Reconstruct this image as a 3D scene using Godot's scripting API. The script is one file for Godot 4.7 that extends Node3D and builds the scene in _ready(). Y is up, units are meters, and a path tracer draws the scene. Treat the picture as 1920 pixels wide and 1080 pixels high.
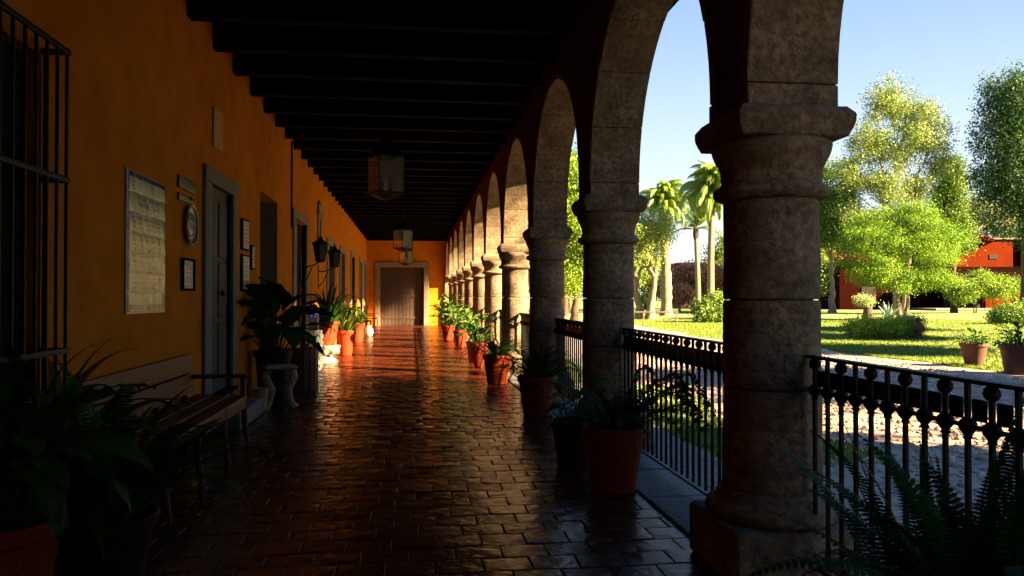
extends Node3D

const YAW := -0.12898        # the camera looks a little to the right of the corridor's axis
const GROUND := -0.2         # the garden lies a step below the corridor floor
const COL_X := 1.69
const BAY := 3.06
const COL_Z := -3.48
const WALL_X := -1.94
const END_Z := -34.3
const SUN_AZ := 60.0         # degrees from +z towards +x
const SUN_EL := 28.0

var rng := RandomNumberGenerator.new()
var tex := {}
var mats := {}
var used := {}


# ---------------------------------------------------------------- mesh collector
class M:
	var v := PackedVector3Array()
	var uv := PackedVector2Array()
	var i := PackedInt32Array()
	var c := PackedColorArray()
	var tint := Color.WHITE

	func add(p: Vector3, t := Vector2.ZERO) -> int:
		v.append(p)
		uv.append(t)
		c.append(tint)
		return v.size() - 1

	func tri(a: int, b: int, d: int) -> void:
		i.append(a)
		i.append(b)
		i.append(d)

	# a, b, c, d run round the face, clockwise seen from its front
	func quad(a: Vector3, b: Vector3, cc: Vector3, d: Vector3) -> void:
		var n := add(a, Vector2(0, 0))
		add(b, Vector2(1, 0))
		add(cc, Vector2(1, 1))
		add(d, Vector2(0, 1))
		tri(n, n + 1, n + 2)
		tri(n, n + 2, n + 3)

	func face(a: Vector3, b: Vector3, cc: Vector3) -> void:
		var n := add(a)
		add(b)
		add(cc)
		tri(n, n + 1, n + 2)

	# a box with chamfered edges
	func box(at: Vector3, size: Vector3, bev := 0.0, turn := Basis()) -> void:
		var h := size * 0.5
		if bev <= 0.0:
			var p := []
			for k in 8:
				p.append(at + turn * Vector3(h.x if k & 1 else -h.x, h.y if k & 2 else -h.y, h.z if k & 4 else -h.z))
			for f in [[0, 2, 3, 1], [4, 5, 7, 6], [0, 4, 6, 2], [1, 3, 7, 5], [0, 1, 5, 4], [2, 6, 7, 3]]:
				quad(p[f[3]], p[f[2]], p[f[1]], p[f[0]])
			return
		var e := h - Vector3(bev, bev, bev)
		var ids := {}
		for k in 8:
			var s := Vector3(1 if k & 1 else -1, 1 if k & 2 else -1, 1 if k & 4 else -1)
			for a in 3:
				var q := e * s
				q[a] = h[a] * s[a]
				ids[k * 3 + a] = add(at + turn * q)
		for f in [[0, 2, 3, 1, 2], [4, 5, 7, 6, 2], [0, 4, 6, 2, 0], [1, 3, 7, 5, 0], [0, 1, 5, 4, 1], [2, 6, 7, 3, 1]]:
			var a: int = f[4]
			tri(ids[f[3] * 3 + a], ids[f[2] * 3 + a], ids[f[1] * 3 + a])
			tri(ids[f[3] * 3 + a], ids[f[1] * 3 + a], ids[f[0] * 3 + a])
		for a in 3:
			var b := (a + 1) % 3
			var o := (a + 2) % 3
			for sa in 2:
				for sb in 2:
					var k0 := (sa << a) | (sb << b)
					var k1 := k0 | (1 << o)
					var q := [ids[k0 * 3 + a], ids[k1 * 3 + a], ids[k1 * 3 + b], ids[k0 * 3 + b]]
					if (sa + sb) % 2 == 0:
						q.reverse()
					tri(q[3], q[2], q[1])
					tri(q[3], q[1], q[0])
		for k in 8:
			var q := [ids[k * 3], ids[k * 3 + 1], ids[k * 3 + 2]]
			if (k & 1) + ((k >> 1) & 1) + ((k >> 2) & 1) in [0, 2]:
				q.reverse()
			tri(q[2], q[1], q[0])

	# rows of points joined into a smooth sheet; close joins the last column to the first
	func grid(rows: Array, close := false) -> void:
		var w: int = rows[0].size()
		var first := v.size()
		for r in rows.size():
			for k in w:
				add(rows[r][k], Vector2(float(k) / w, float(r) / rows.size()))
		for r in rows.size() - 1:
			for k in (w if close else w - 1):
				var k2 := (k + 1) % w
				var a := first + r * w + k
				var b := first + r * w + k2
				tri(a, a + w, b + w)
				tri(a, b + w, b)

	# profile of (radius, height) turned about y
	func lathe(profile: Array, seg := 20, at := Vector3.ZERO, wob := 0.0) -> void:
		var rows := []
		for p in profile:
			var row := PackedVector3Array()
			for k in seg:
				var a := TAU * k / seg
				var r: float = p.x * (1.0 + wob * sin(a * 3.0 + p.y * 9.0) + wob * 0.6 * sin(a * 5.0 - p.y * 17.0))
				row.append(at + Vector3(cos(a) * r, p.y, sin(a) * r))
			rows.append(row)
		rows.reverse()
		grid(rows, true)

	func tube(pts: Array, radii: Array, seg := 6) -> void:
		var rows := []
		var side := Vector3.ZERO
		for k in pts.size():
			var d: Vector3 = pts[mini(k + 1, pts.size() - 1)] - pts[maxi(k - 1, 0)]
			d = d.normalized()
			if side == Vector3.ZERO:
				side = d.cross(Vector3.RIGHT if absf(d.x) < 0.8 else Vector3.UP).normalized()
			side = (side - d * side.dot(d)).normalized()
			var up := d.cross(side)
			var row := PackedVector3Array()
			for s in seg:
				var a := TAU * s / seg
				row.append(pts[k] + (side * cos(a) + up * sin(a)) * radii[k])
			rows.append(row)
		grid(rows, true)

	func ball(at: Vector3, r: Vector3, seg := 10) -> void:
		var prof := []
		for k in seg / 2 + 1:
			var a := PI * k / (seg / 2)
			prof.append(Vector2(maxf(sin(a), 0.001), -cos(a)))
		var rows := []
		for p in prof:
			var row := PackedVector3Array()
			for k in seg:
				var a := TAU * k / seg
				row.append(at + Vector3(cos(a) * p.x, p.y, sin(a) * p.x) * r)
			rows.append(row)
		rows.reverse()
		grid(rows, true)

	func done() -> ArrayMesh:
		var n := PackedVector3Array()
		n.resize(v.size())
		for t in range(0, i.size(), 3):
			var a := v[i[t]]
			var f := (v[i[t + 2]] - a).cross(v[i[t + 1]] - a)
			n[i[t]] += f
			n[i[t + 1]] += f
			n[i[t + 2]] += f
		for k in n.size():
			n[k] = n[k].normalized() if n[k].length_squared() > 1e-20 else Vector3.UP
		var arr := []
		arr.resize(Mesh.ARRAY_MAX)
		arr[Mesh.ARRAY_VERTEX] = v
		arr[Mesh.ARRAY_NORMAL] = n
		arr[Mesh.ARRAY_TEX_UV] = uv
		arr[Mesh.ARRAY_COLOR] = c
		arr[Mesh.ARRAY_INDEX] = i
		var m := ArrayMesh.new()
		m.add_surface_from_arrays(Mesh.PRIMITIVE_TRIANGLES, arr)
		return m


# ---------------------------------------------------------------- scene helpers
func numbered(called: String) -> String:
	var n: int = used.get(called, 0)
	used[called] = n + 1
	return called if n == 0 else "%s_%03d" % [called, n]


func part_name(called: String, parent: Node) -> String:
	var key := "%d/%s" % [parent.get_instance_id(), called]
	var n: int = used.get(key, 0)
	used[key] = n + 1
	return called if n == 0 else "%s_%03d" % [called, n]


func tag(o: Node3D, label: String, category: String, group := "", kind := "") -> Node3D:
	if label:
		o.set_meta("label", label)
	if category:
		o.set_meta("category", category)
	if group:
		o.set_meta("group", group)
	if kind:
		o.set_meta("kind", kind)
	return o


func thing(called: String, label: String, category: String, at := Vector3.ZERO, turn := 0.0, group := "") -> Node3D:
	var o := Node3D.new()
	o.name = numbered(called)
	add_child(o)
	o.position = at
	o.rotation.y = turn
	tag(o, label, category, group)
	return o


func obj(called: String, m: Variant, material: Material, parent: Node3D = null, at := Transform3D()) -> MeshInstance3D:
	var o := MeshInstance3D.new()
	o.mesh = m.done() if m is M else m
	o.material_override = material
	o.transform = at
	if parent == null:
		o.name = numbered(called)
		add_child(o)
	else:
		o.name = part_name(called, parent)
		parent.add_child(o)
	return o


func struct(called: String, m: Variant, material: Material, label := "") -> MeshInstance3D:
	var o := obj(called, m, material)
	tag(o, label, "", "", "structure")
	return o


func copy(o: Node3D, label: String, at: Vector3, turn := 0.0) -> Node3D:
	var d: Node3D = o.duplicate()
	var base := String(o.name)
	var cut := base.rfind("_0")
	d.name = numbered(base.substr(0, cut) if cut > 0 and base.length() - cut == 4 else base)
	add_child(d)
	d.position = at
	d.rotation.y = turn
	d.set_meta("label", label)
	return d


func tf(at: Vector3, turn := 0.0, tilt := 0.0, size := 1.0, roll := 0.0) -> Transform3D:
	return Transform3D(Basis.from_euler(Vector3(tilt, turn, roll)).scaled(Vector3.ONE * size), at)


func srgb(c: Color) -> Color:
	return c.linear_to_srgb()


func noise(key: String, freq: float, lo: Color, hi: Color, kind := FastNoiseLite.TYPE_SIMPLEX_SMOOTH, oct := 4, size := 512, mid = null) -> NoiseTexture2D:
	if key in tex:
		return tex[key]
	var f := FastNoiseLite.new()
	f.seed = 11 + tex.size() * 7
	f.noise_type = kind
	f.frequency = freq
	f.fractal_octaves = oct
	var t := NoiseTexture2D.new()
	t.width = size
	t.height = size
	t.seamless = true
	t.seamless_blend_skirt = 0.25
	t.noise = f
	var g := Gradient.new()
	g.set_color(0, srgb(lo))
	g.set_color(1, srgb(hi))
	g.set_offset(0, 0.15)
	g.set_offset(1, 0.85)
	if mid != null:
		g.add_point(0.5, srgb(mid))
	t.color_ramp = g
	tex[key] = t
	return t


func grey(key: String, freq: float, lo: float, hi: float, kind := FastNoiseLite.TYPE_SIMPLEX_SMOOTH, oct := 4) -> NoiseTexture2D:
	return noise(key, freq, Color(lo, lo, lo), Color(hi, hi, hi), kind, oct)


# a material of a linear base colour; grain and relief come from triplanar noise
func mat(called: String, color: Color, rough: float, o := {}) -> StandardMaterial3D:
	if called in mats:
		return mats[called]
	var m := StandardMaterial3D.new()
	m.resource_name = called
	m.albedo_color = srgb(color)
	m.roughness = rough
	m.metallic_specular = o.get("spec", 0.5)
	m.metallic = o.get("metal", 0.0)
	var world: bool = o.get("world", true)
	if o.has("tex") or o.has("bump"):
		m.uv1_triplanar = true
		m.uv1_world_triplanar = world
		var s: Variant = o.get("scale", 1.0)
		m.uv1_scale = s if s is Vector3 else Vector3.ONE * s
		m.uv1_triplanar_sharpness = 4.0
	if o.has("tex"):
		m.albedo_texture = o.tex
	if o.has("gloss"):
		m.roughness_texture = o.gloss
		m.roughness_texture_channel = BaseMaterial3D.TEXTURE_CHANNEL_RED
	if o.has("bump"):
		m.heightmap_enabled = true
		m.heightmap_texture = o.bump
		m.heightmap_scale = o.get("relief", 1.0)
	if o.has("detail"):
		m.detail_enabled = true
		m.detail_albedo = o.detail
		m.detail_blend_mode = BaseMaterial3D.BLEND_MODE_MUL
		m.detail_uv_layer = BaseMaterial3D.DETAIL_UV_2
		m.uv2_triplanar = true
		m.uv2_world_triplanar = world
		m.uv2_scale = Vector3.ONE * o.get("detail_scale", 4.0)
	if o.has("vertex"):
		m.vertex_color_use_as_albedo = true
	if o.has("back"):
		m.backlight_enabled = true
		m.backlight = o.back
	if o.has("coat"):
		m.clearcoat_enabled = true
		m.clearcoat = o.coat
		m.clearcoat_roughness = o.get("coat_rough", 0.2)
	mats[called] = m
	return m


func materials() -> void:
	var blotch := grey("blotch", 0.008, 0.8, 1.0)
	var stain := grey("stain", 0.02, 0.45, 1.0, FastNoiseLite.TYPE_SIMPLEX_SMOOTH, 5)
	var fine := grey("fine", 0.06, 0.6, 1.0)
	var pit := grey("pit", 0.045, 0.0, 1.0, FastNoiseLite.TYPE_SIMPLEX_SMOOTH, 5)
	var wave := grey("wave", 0.012, 0.0, 1.0, FastNoiseLite.TYPE_SIMPLEX_SMOOTH, 3)
	var cell := grey("cell", 0.03, 0.0, 1.0, FastNoiseLite.TYPE_CELLULAR, 3)
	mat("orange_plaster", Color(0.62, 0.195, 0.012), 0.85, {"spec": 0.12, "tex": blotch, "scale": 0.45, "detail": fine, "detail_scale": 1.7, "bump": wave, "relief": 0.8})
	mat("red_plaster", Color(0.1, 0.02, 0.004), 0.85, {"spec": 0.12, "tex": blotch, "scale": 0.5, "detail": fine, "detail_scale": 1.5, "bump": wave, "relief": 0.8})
	mat("stone", Color(0.34, 0.245, 0.165), 0.85, {"spec": 0.2, "tex": stain, "scale": 1.7, "detail": grey("grime", 0.014, 0.5, 1.0, FastNoiseLite.TYPE_SIMPLEX_SMOOTH, 5), "detail_scale": 0.55, "bump": pit, "relief": 0.5})
	mat("pale_stone", Color(0.22, 0.17, 0.12), 0.8, {"tex": blotch, "scale": 0.8, "detail": fine, "detail_scale": 3.0, "bump": pit, "relief": 0.4})
	mat("grey_stone", Color(0.13, 0.13, 0.14), 0.75, {"tex": blotch, "scale": 0.9, "detail": fine, "detail_scale": 3.0, "bump": pit, "relief": 0.4})
	mat("mortar", Color(0.12, 0.08, 0.06), 0.9, {"tex": stain, "scale": 1.5})
	mat("joint", Color(0.03, 0.012, 0.008), 0.7, {"tex": stain, "scale": 1.5})
	for k in 3:
		mat("brick%d" % k, [Color(0.085, 0.017, 0.005), Color(0.07, 0.013, 0.005), Color(0.1, 0.022, 0.006)][k], [0.27, 0.31, 0.24][k], {"spec": 0.47, "gloss": grey("gloss", 0.011, 0.55, 1.0, FastNoiseLite.TYPE_SIMPLEX_SMOOTH, 5), "tex": stain, "scale": 1.3, "detail": fine, "detail_scale": 5.0, "bump": wave, "relief": 0.22})
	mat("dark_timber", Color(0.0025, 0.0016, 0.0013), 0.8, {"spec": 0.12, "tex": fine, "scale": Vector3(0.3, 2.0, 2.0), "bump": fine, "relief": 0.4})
	mat("bench_timber", Color(0.09, 0.027, 0.015), 0.5, {"spec": 0.3, "tex": fine, "scale": Vector3(2.5, 2.5, 0.35), "bump": fine, "relief": 0.15})
	mat("door_timber", Color(0.045, 0.02, 0.011), 0.6, {"tex": fine, "scale": Vector3(3.0, 0.4, 3.0), "bump": fine, "relief": 0.4})
	mat("red_timber", Color(0.13, 0.022, 0.009), 0.45, {"tex": fine, "scale": Vector3(3.0, 0.6, 3.0)})
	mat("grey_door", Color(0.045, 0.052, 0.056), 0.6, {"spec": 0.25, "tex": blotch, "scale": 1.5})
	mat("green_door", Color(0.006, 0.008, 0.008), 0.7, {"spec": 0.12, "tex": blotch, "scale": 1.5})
	mat("iron", Color(0.006, 0.0055, 0.006), 0.55, {"spec": 0.3, "tex": fine, "scale": 6.0})
	mat("brass", Color(0.05, 0.035, 0.018), 0.5, {"metal": 0.6})
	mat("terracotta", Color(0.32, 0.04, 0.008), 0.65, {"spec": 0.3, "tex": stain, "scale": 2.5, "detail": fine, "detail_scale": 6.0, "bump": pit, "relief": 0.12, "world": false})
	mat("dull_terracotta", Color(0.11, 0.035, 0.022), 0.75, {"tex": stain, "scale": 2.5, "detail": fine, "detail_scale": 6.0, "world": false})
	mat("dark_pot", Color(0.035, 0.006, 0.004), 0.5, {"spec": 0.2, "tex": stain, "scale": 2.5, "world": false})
	mat("soil", Color(0.03, 0.02, 0.013), 0.95, {"bump": pit, "scale": 3.0, "relief": 2.0})
	mat("white_stone", Color(0.4, 0.33, 0.25), 0.75, {"tex": stain, "scale": 2.0, "bump": pit, "relief": 0.6, "world": false})
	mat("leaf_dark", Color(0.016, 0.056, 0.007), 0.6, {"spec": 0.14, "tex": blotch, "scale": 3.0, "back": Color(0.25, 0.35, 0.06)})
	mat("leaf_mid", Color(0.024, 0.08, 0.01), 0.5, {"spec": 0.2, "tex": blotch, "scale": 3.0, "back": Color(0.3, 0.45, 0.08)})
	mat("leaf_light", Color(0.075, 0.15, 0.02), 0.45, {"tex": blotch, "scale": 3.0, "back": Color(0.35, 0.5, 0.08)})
	mat("foliage", Color(1, 1, 1), 0.6, {"spec": 0.25, "vertex": true, "back": Color(0.55, 0.66, 0.12)})
	mat("blossom", Color(1, 1, 1), 0.7, {"vertex": true, "back": Color(0.5, 0.3, 0.25)})
	mat("agave", Color(0.2, 0.28, 0.26), 0.5)
	mat("bark", Color(0.12, 0.08, 0.05), 0.9, {"tex": stain, "scale": Vector3(1.5, 0.5, 1.5), "detail": fine, "detail_scale": 2.0, "bump": pit, "relief": 3.0})
	mat("pale_bark", Color(0.26, 0.2, 0.14), 0.85, {"tex": stain, "scale": Vector3(1.2, 0.5, 1.2), "bump": pit, "relief": 2.0})
	mat("grass", Color(1, 1, 1), 0.9, {"tex": noise("grass", 0.012, Color(0.07, 0.135, 0.02), Color(0.22, 0.255, 0.062), FastNoiseLite.TYPE_SIMPLEX_SMOOTH, 5, 1024, Color(0.12, 0.19, 0.03)), "scale": 0.06, "detail": fine, "detail_scale": 0.9, "bump": pit, "relief": 3.0})
	mat("gravel", Color(1, 1, 1), 0.9, {"tex": noise("gravel", 0.02, Color(0.25, 0.165, 0.12), Color(0.5, 0.36, 0.27), FastNoiseLite.TYPE_SIMPLEX_SMOOTH, 5, 1024, Color(0.4, 0.275, 0.205)), "scale": 0.14, "detail": fine, "detail_scale": 1.2, "bump": cell, "relief": 4.0})
	mat("paving", Color(0.2, 0.19, 0.18), 0.8, {"tex": stain, "scale": 0.8, "bump": pit, "relief": 0.6})
	mat("pebble", Color(1, 1, 1), 0.85, {"vertex": true})
	mat("house_orange", Color(0.1, 0.0125, 0.0025), 0.9, {"spec": 0.1, "tex": blotch, "scale": 0.12})
	mat("house_red", Color(0.014, 0.0016, 0.0008), 0.9, {"spec": 0.1, "tex": blotch, "scale": 0.12})
	mat("roof_tile", Color(0.035, 0.014, 0.01), 0.9, {"spec": 0.1, "tex": stain, "scale": 0.4})
	mat("pink_tile", Color(0.075, 0.011, 0.008), 0.9, {"spec": 0.1, "tex": stain, "scale": 0.4})
	mat("void", Color(0.002, 0.002, 0.002), 0.9)
	mat("parapet", Color(0.12, 0.09, 0.075), 0.8)
	mat("ceramic_white", Color(0.3, 0.28, 0.23), 0.22, {"tex": blotch, "scale": 4.0})
	mat("ceramic_grey", Color(0.14, 0.14, 0.16), 0.3)
	mat("ceramic_blue", Color(0.03, 0.03, 0.13), 0.2)
	mat("paper", Color(0.42, 0.38, 0.31), 0.6)
	mat("dark_plaque", Color(0.055, 0.045, 0.035), 0.4, {"metal": 0.5})
	mat("frosted", Color(0.045, 0.04, 0.03), 0.35, {"tex": cell, "scale": 5.0, "back": Color(1.0, 0.95, 0.8)})
	mat("plastic_grey", Color(0.16, 0.2, 0.21), 0.4)
	var gl := StandardMaterial3D.new()
	gl.albedo_color = Color(0.9, 0.95, 0.95, 0.12)
	gl.transparency = BaseMaterial3D.TRANSPARENCY_ALPHA
	gl.roughness = 0.05
	mats["glass"] = gl
	var led := StandardMaterial3D.new()
	led.albedo_color = Color(0.05, 0.05, 0.3)
	led.emission_enabled = true
	led.emission = Color(0.12, 0.12, 1.0)
	led.emission_energy_multiplier = 0.12
	mats["blue_lamp"] = led


# ---------------------------------------------------------------- plant parts
# a strap leaf that rises from the origin towards +z and bends over
func strap(length: float, width: float, elev: float, droop: float, seg := 7) -> ArrayMesh:
	var m := M.new()
	var rows := []
	var p := Vector3.ZERO
	var e := elev
	for k in seg + 1:
		var t := float(k) / seg
		var w := width * 0.5 * (0.75 + 0.5 * sin(PI * minf(t * 1.2, 1.0))) * (1.0 - pow(t, 4.0)) + 0.001
		var d := Vector3(0, sin(e), cos(e))
		var up := Vector3(0, cos(e), -sin(e))
		rows.append(PackedVector3Array([p + Vector3(-w, 0, 0) + up * w * 0.5, p, p + Vector3(w, 0, 0) + up * w * 0.5]))
		p += d * (length / seg)
		e -= droop / seg * (0.5 + t)
	m.grid(rows)
	return m.done()


# a fern frond: midrib and rows of narrow leaflets
func frond(length: float, leaflet: float, elev: float, droop: float, pairs := 24, wide := 0.012) -> ArrayMesh:
	var m := M.new()
	var pts := []
	var dirs := []
	var p := Vector3.ZERO
	var e := elev
	for k in pairs + 1:
		var t := float(k) / pairs
		pts.append(p)
		dirs.append(e)
		p += Vector3(0, sin(e), cos(e)) * (length / pairs)
		e -= droop / pairs * (0.4 + 1.2 * t)
	var thin := []
	var rr := []
	for k in range(0, pairs + 1, 3):
		thin.append(pts[k])
		rr.append(0.004 * (1.0 - 0.7 * k / pairs))
	m.tube(thin, rr, 4)
	for k in range(3, pairs + 1):
		var t := float(k) / pairs
		var l := leaflet * sin(PI * pow(t, 0.6)) + 0.006
		var fwd := Vector3(0, sin(dirs[k]), cos(dirs[k]))
		var up := Vector3(0, cos(dirs[k]), -sin(dirs[k]))
		for s in [-1.0, 1.0]:
			var out: Vector3 = Vector3(s, 0, 0) + fwd * 0.3 - up * 0.15
			var b: Vector3 = pts[k]
			var mid: Vector3 = b + out * l * 0.5 + up * l * 0.06
			m.quad(b - fwd * wide * 0.4, mid - fwd * wide * 0.6, b + out * l, mid + fwd * wide * 0.6)
			m.face(b - fwd * wide * 0.4, mid + fwd * wide * 0.6, b + fwd * wide * 0.5)
	return m.done()


# a broad leaf on a stalk
func broad(stalk: float, length: float, width: float, elev: float, hang: float) -> ArrayMesh:
	var m := M.new()
	var p := Vector3.ZERO
	var e := elev
	var pts := []
	for k in 6:
		pts.append(p)
		p += Vector3(0, sin(e), cos(e)) * stalk / 5.0
		e -= 0.08
	p = pts[5]
	m.tube(pts, [0.009, 0.008, 0.007, 0.006, 0.005, 0.004], 5)
	var rows := []
	var seg := 8
	e -= 0.25
	for k in seg + 1:
		var t := float(k) / seg
		var w := width * 0.5 * pow(sin(PI * clampf(pow(t, 0.72), 0.0, 1.0)), 0.75) + 0.002
		var up := Vector3(0, cos(e), -sin(e))
		var row := PackedVector3Array()
		for s in [-1.0, -0.55, 0.0, 0.55, 1.0]:
			row.append(p + Vector3(s * w, 0, 0) + up * (absf(s) * w * 0.35 - s * s * w * 0.3 + 0.012 * sin(t * 19.0 + s * 2.0) * absf(s)))
		rows.append(row)
		p += Vector3(0, sin(e), cos(e)) * length / seg
		e -= hang / seg
	m.grid(rows)
	return m.done()


# a palm frond: arching rachis and long leaflets that hang
func palm_frond(length: float, leaflet: float, elev: float, droop: float, sag: float, pairs := 34) -> ArrayMesh:
	var m := M.new()
	var p := Vector3.ZERO
	var e := elev
	var pts := []
	var es := []
	for k in pairs + 1:
		pts.append(p)
		es.append(e)
		p += Vector3(0, sin(e), cos(e)) * length / pairs
		e -= droop / pairs * (0.4 + 1.2 * k / pairs)
	var thin := []
	var rr := []
	for k in range(0, pairs + 1, 4):
		thin.append(pts[k])
		rr.append(0.05 * (1.0 - 0.85 * k / pairs))
	m.tube(thin, rr, 4)
	for k in range(4, pairs + 1):
		var t := float(k) / pairs
		var l := leaflet * (0.35 + 0.65 * sin(PI * pow(t, 0.75)))
		var fwd := Vector3(0, sin(es[k]), cos(es[k]))
		for s in [-1.0, 1.0]:
			var a: Vector3 = pts[k]
			var b: Vector3 = a + Vector3(s * 0.75, -0.1, 0) * l * 0.5 + fwd * l * 0.3
			var c: Vector3 = b + Vector3(s * 0.3, -sag, 0) * l * 0.5 + fwd * l * 0.12
			var w := fwd * 0.026
			m.quad(a - w, b - w, b + w, a + w)
			m.face(b - w, c, b + w)
	return m.done()


# a ball of separate leaves, the piece a crown is made of
func leaf_clump(count: int, leaf: float, aspect: float, seed_: int, flat := 1.0) -> ArrayMesh:
	var r := RandomNumberGenerator.new()
	r.seed = seed_
	var m := M.new()
	var bent: Array[Vector3] = []
	for k in count:
		var d := Vector3(r.randfn(), r.randfn() * flat, r.randfn()) * 0.42
		var x := Vector3(r.randfn(), r.randfn() - 0.4, r.randfn()).normalized()
		var y := x.cross(Vector3(r.randfn(), r.randfn(), r.randfn())).normalized()
		var l := leaf * r.randf_range(0.7, 1.3)
		var tone := r.randf_range(0.75, 1.15)
		m.tint = Color(tone, tone, tone)
		var n := x.cross(y)
		var out := (d + Vector3(0, 0.12, 0)).normalized()
		if n.dot(out) < 0.0:
			y = -y
			n = -n
		m.quad(d, d + x * l * 0.5 + y * l * aspect * 0.5, d + x * l, d + x * l * 0.5 - y * l * aspect * 0.5)
		bent.append(n * 0.9 + out * 0.4 + Vector3(0, 0.08, 0))
	var mesh := m.done()
	var arr := mesh.surface_get_arrays(0)
	var nn := PackedVector3Array()
	for b in bent:
		for q in 4:
			nn.append(b.normalized())
	arr[Mesh.ARRAY_NORMAL] = nn
	var soft := ArrayMesh.new()
	soft.add_surface_from_arrays(Mesh.PRIMITIVE_TRIANGLES, arr)
	return soft


# fills blobs [centre, radii, share] with clumps; the nearer its surface the likelier
func crown(parent: Node3D, called: String, blobs: Array, count: int, clump: ArrayMesh, size: float, lo: Color, hi: Color, seed_: int, gap := 0.35, material := "foliage") -> void:
	var r := RandomNumberGenerator.new()
	r.seed = seed_
	var f := FastNoiseLite.new()
	f.seed = seed_
	f.frequency = 0.5 / maxf(size, 0.1) * 0.35
	var where: Array[Transform3D] = []
	var tints: Array[Color] = []
	var total := 0.0
	for b in blobs:
		total += b[1].x * b[1].y * b[1].z
	for b in blobs:
		var n := int(count * b[1].x * b[1].y * b[1].z / total) + 3
		for k in n:
			var d := Vector3(r.randfn(), r.randfn(), r.randfn()).normalized() * pow(r.randf(), 0.45)
			if r.randf() < 0.14:
				d *= 1.15
			var p: Vector3 = b[0] + d * b[1]
			var g := f.get_noise_3dv(p)
			if g < -gap * 0.5 and r.randf() < 0.85:
				continue
			var s := size * r.randf_range(0.65, 1.25)
			where.append(Transform3D(Basis.from_euler(Vector3(r.randf_range(-0.5, 0.5), r.randf() * TAU, r.randf_range(-0.5, 0.5))).scaled(Vector3.ONE * s), p))
			var c := (lo * 1.05).lerp(hi * 1.05, clampf(0.5 + g * 0.9 + r.randf_range(-0.35, 0.35), 0.0, 1.0))
			tints.append(c)
	var mm := MultiMesh.new()
	mm.transform_format = MultiMesh.TRANSFORM_3D
	mm.use_colors = true
	mm.mesh = clump
	mm.instance_count = where.size()
	for k in where.size():
		mm.set_instance_transform(k, where[k])
		mm.set_instance_color(k, tints[k])
	var o := MultiMeshInstance3D.new()
	o.multimesh = mm
	o.material_override = mats[material]
	o.name = part_name(called, parent)
	o.set_meta("kind", "stuff")
	parent.add_child(o)


# trunk that leans and splits into limbs reaching for the blobs
func trunk(parent: Node3D, height: float, radius: float, blobs: Array, material: String, seed_: int, lean := Vector3.ZERO, stems := 1) -> void:
	var r := RandomNumberGenerator.new()
	r.seed = seed_
	for s in stems:
		var m := M.new()
		var a := TAU * s / stems + 0.7
		var root := Vector3(cos(a), 0, sin(a)) * (radius * 0.9 if stems > 1 else 0.0)
		var top := root + lean + Vector3(cos(a) * 0.35 * height * 0.3 * (1 if stems > 1 else 0), height, sin(a) * 0.35 * height * 0.3 * (1 if stems > 1 else 0))
		var pts := []
		var rr := []
		for k in 9:
			var t := k / 8.0
			pts.append(root.lerp(top, t) + Vector3(r.randfn(), 0, r.randfn()) * radius * 0.14 * minf(t * 3.0, 1.0) + Vector3(0, -0.15 if k == 0 else 0.0, 0))
			rr.append(radius * (1.0 - 0.45 * t) * (1.5 if k == 0 else (1.15 if k == 1 else 1.0)) * r.randf_range(0.92, 1.08) / sqrt(stems))
		m.tube(pts, rr, 9)
		var stem := obj("trunk", m, mats[material], parent)
		for b in range(s, blobs.size(), stems):
			var q := M.new()
			var at: int = r.randi_range(5, 8)
			var from: Vector3 = pts[at]
			var to: Vector3 = blobs[b][0]
			var way := []
			var wr := []
			for k in 7:
				var t := k / 6.0
				way.append(from.lerp(to, t) + Vector3(r.randfn(), r.randfn(), r.randfn()) * 0.04 * from.distance_to(to) * sin(PI * t) + Vector3.UP * sin(PI * t) * 0.06 * from.distance_to(to))
				wr.append(lerpf(rr[at] * 0.62, radius * 0.1, t))
			q.tube(way, wr, 6)
			for tw in 4:
				var st: Vector3 = way[2 + tw]
				var en: Vector3 = to + Vector3(r.randfn(), r.randfn(), r.randfn()) * b_size(blobs[b][1]) * 0.55
				q.tube([st, st.lerp(en, 0.5) + Vector3.UP * 0.1, en], [radius * 0.16, radius * 0.1, radius * 0.03], 4)
			obj("limb", q, mats[material], stem)


func b_size(v: Vector3) -> float:
	return (v.x + v.y + v.z) / 3.0


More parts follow.
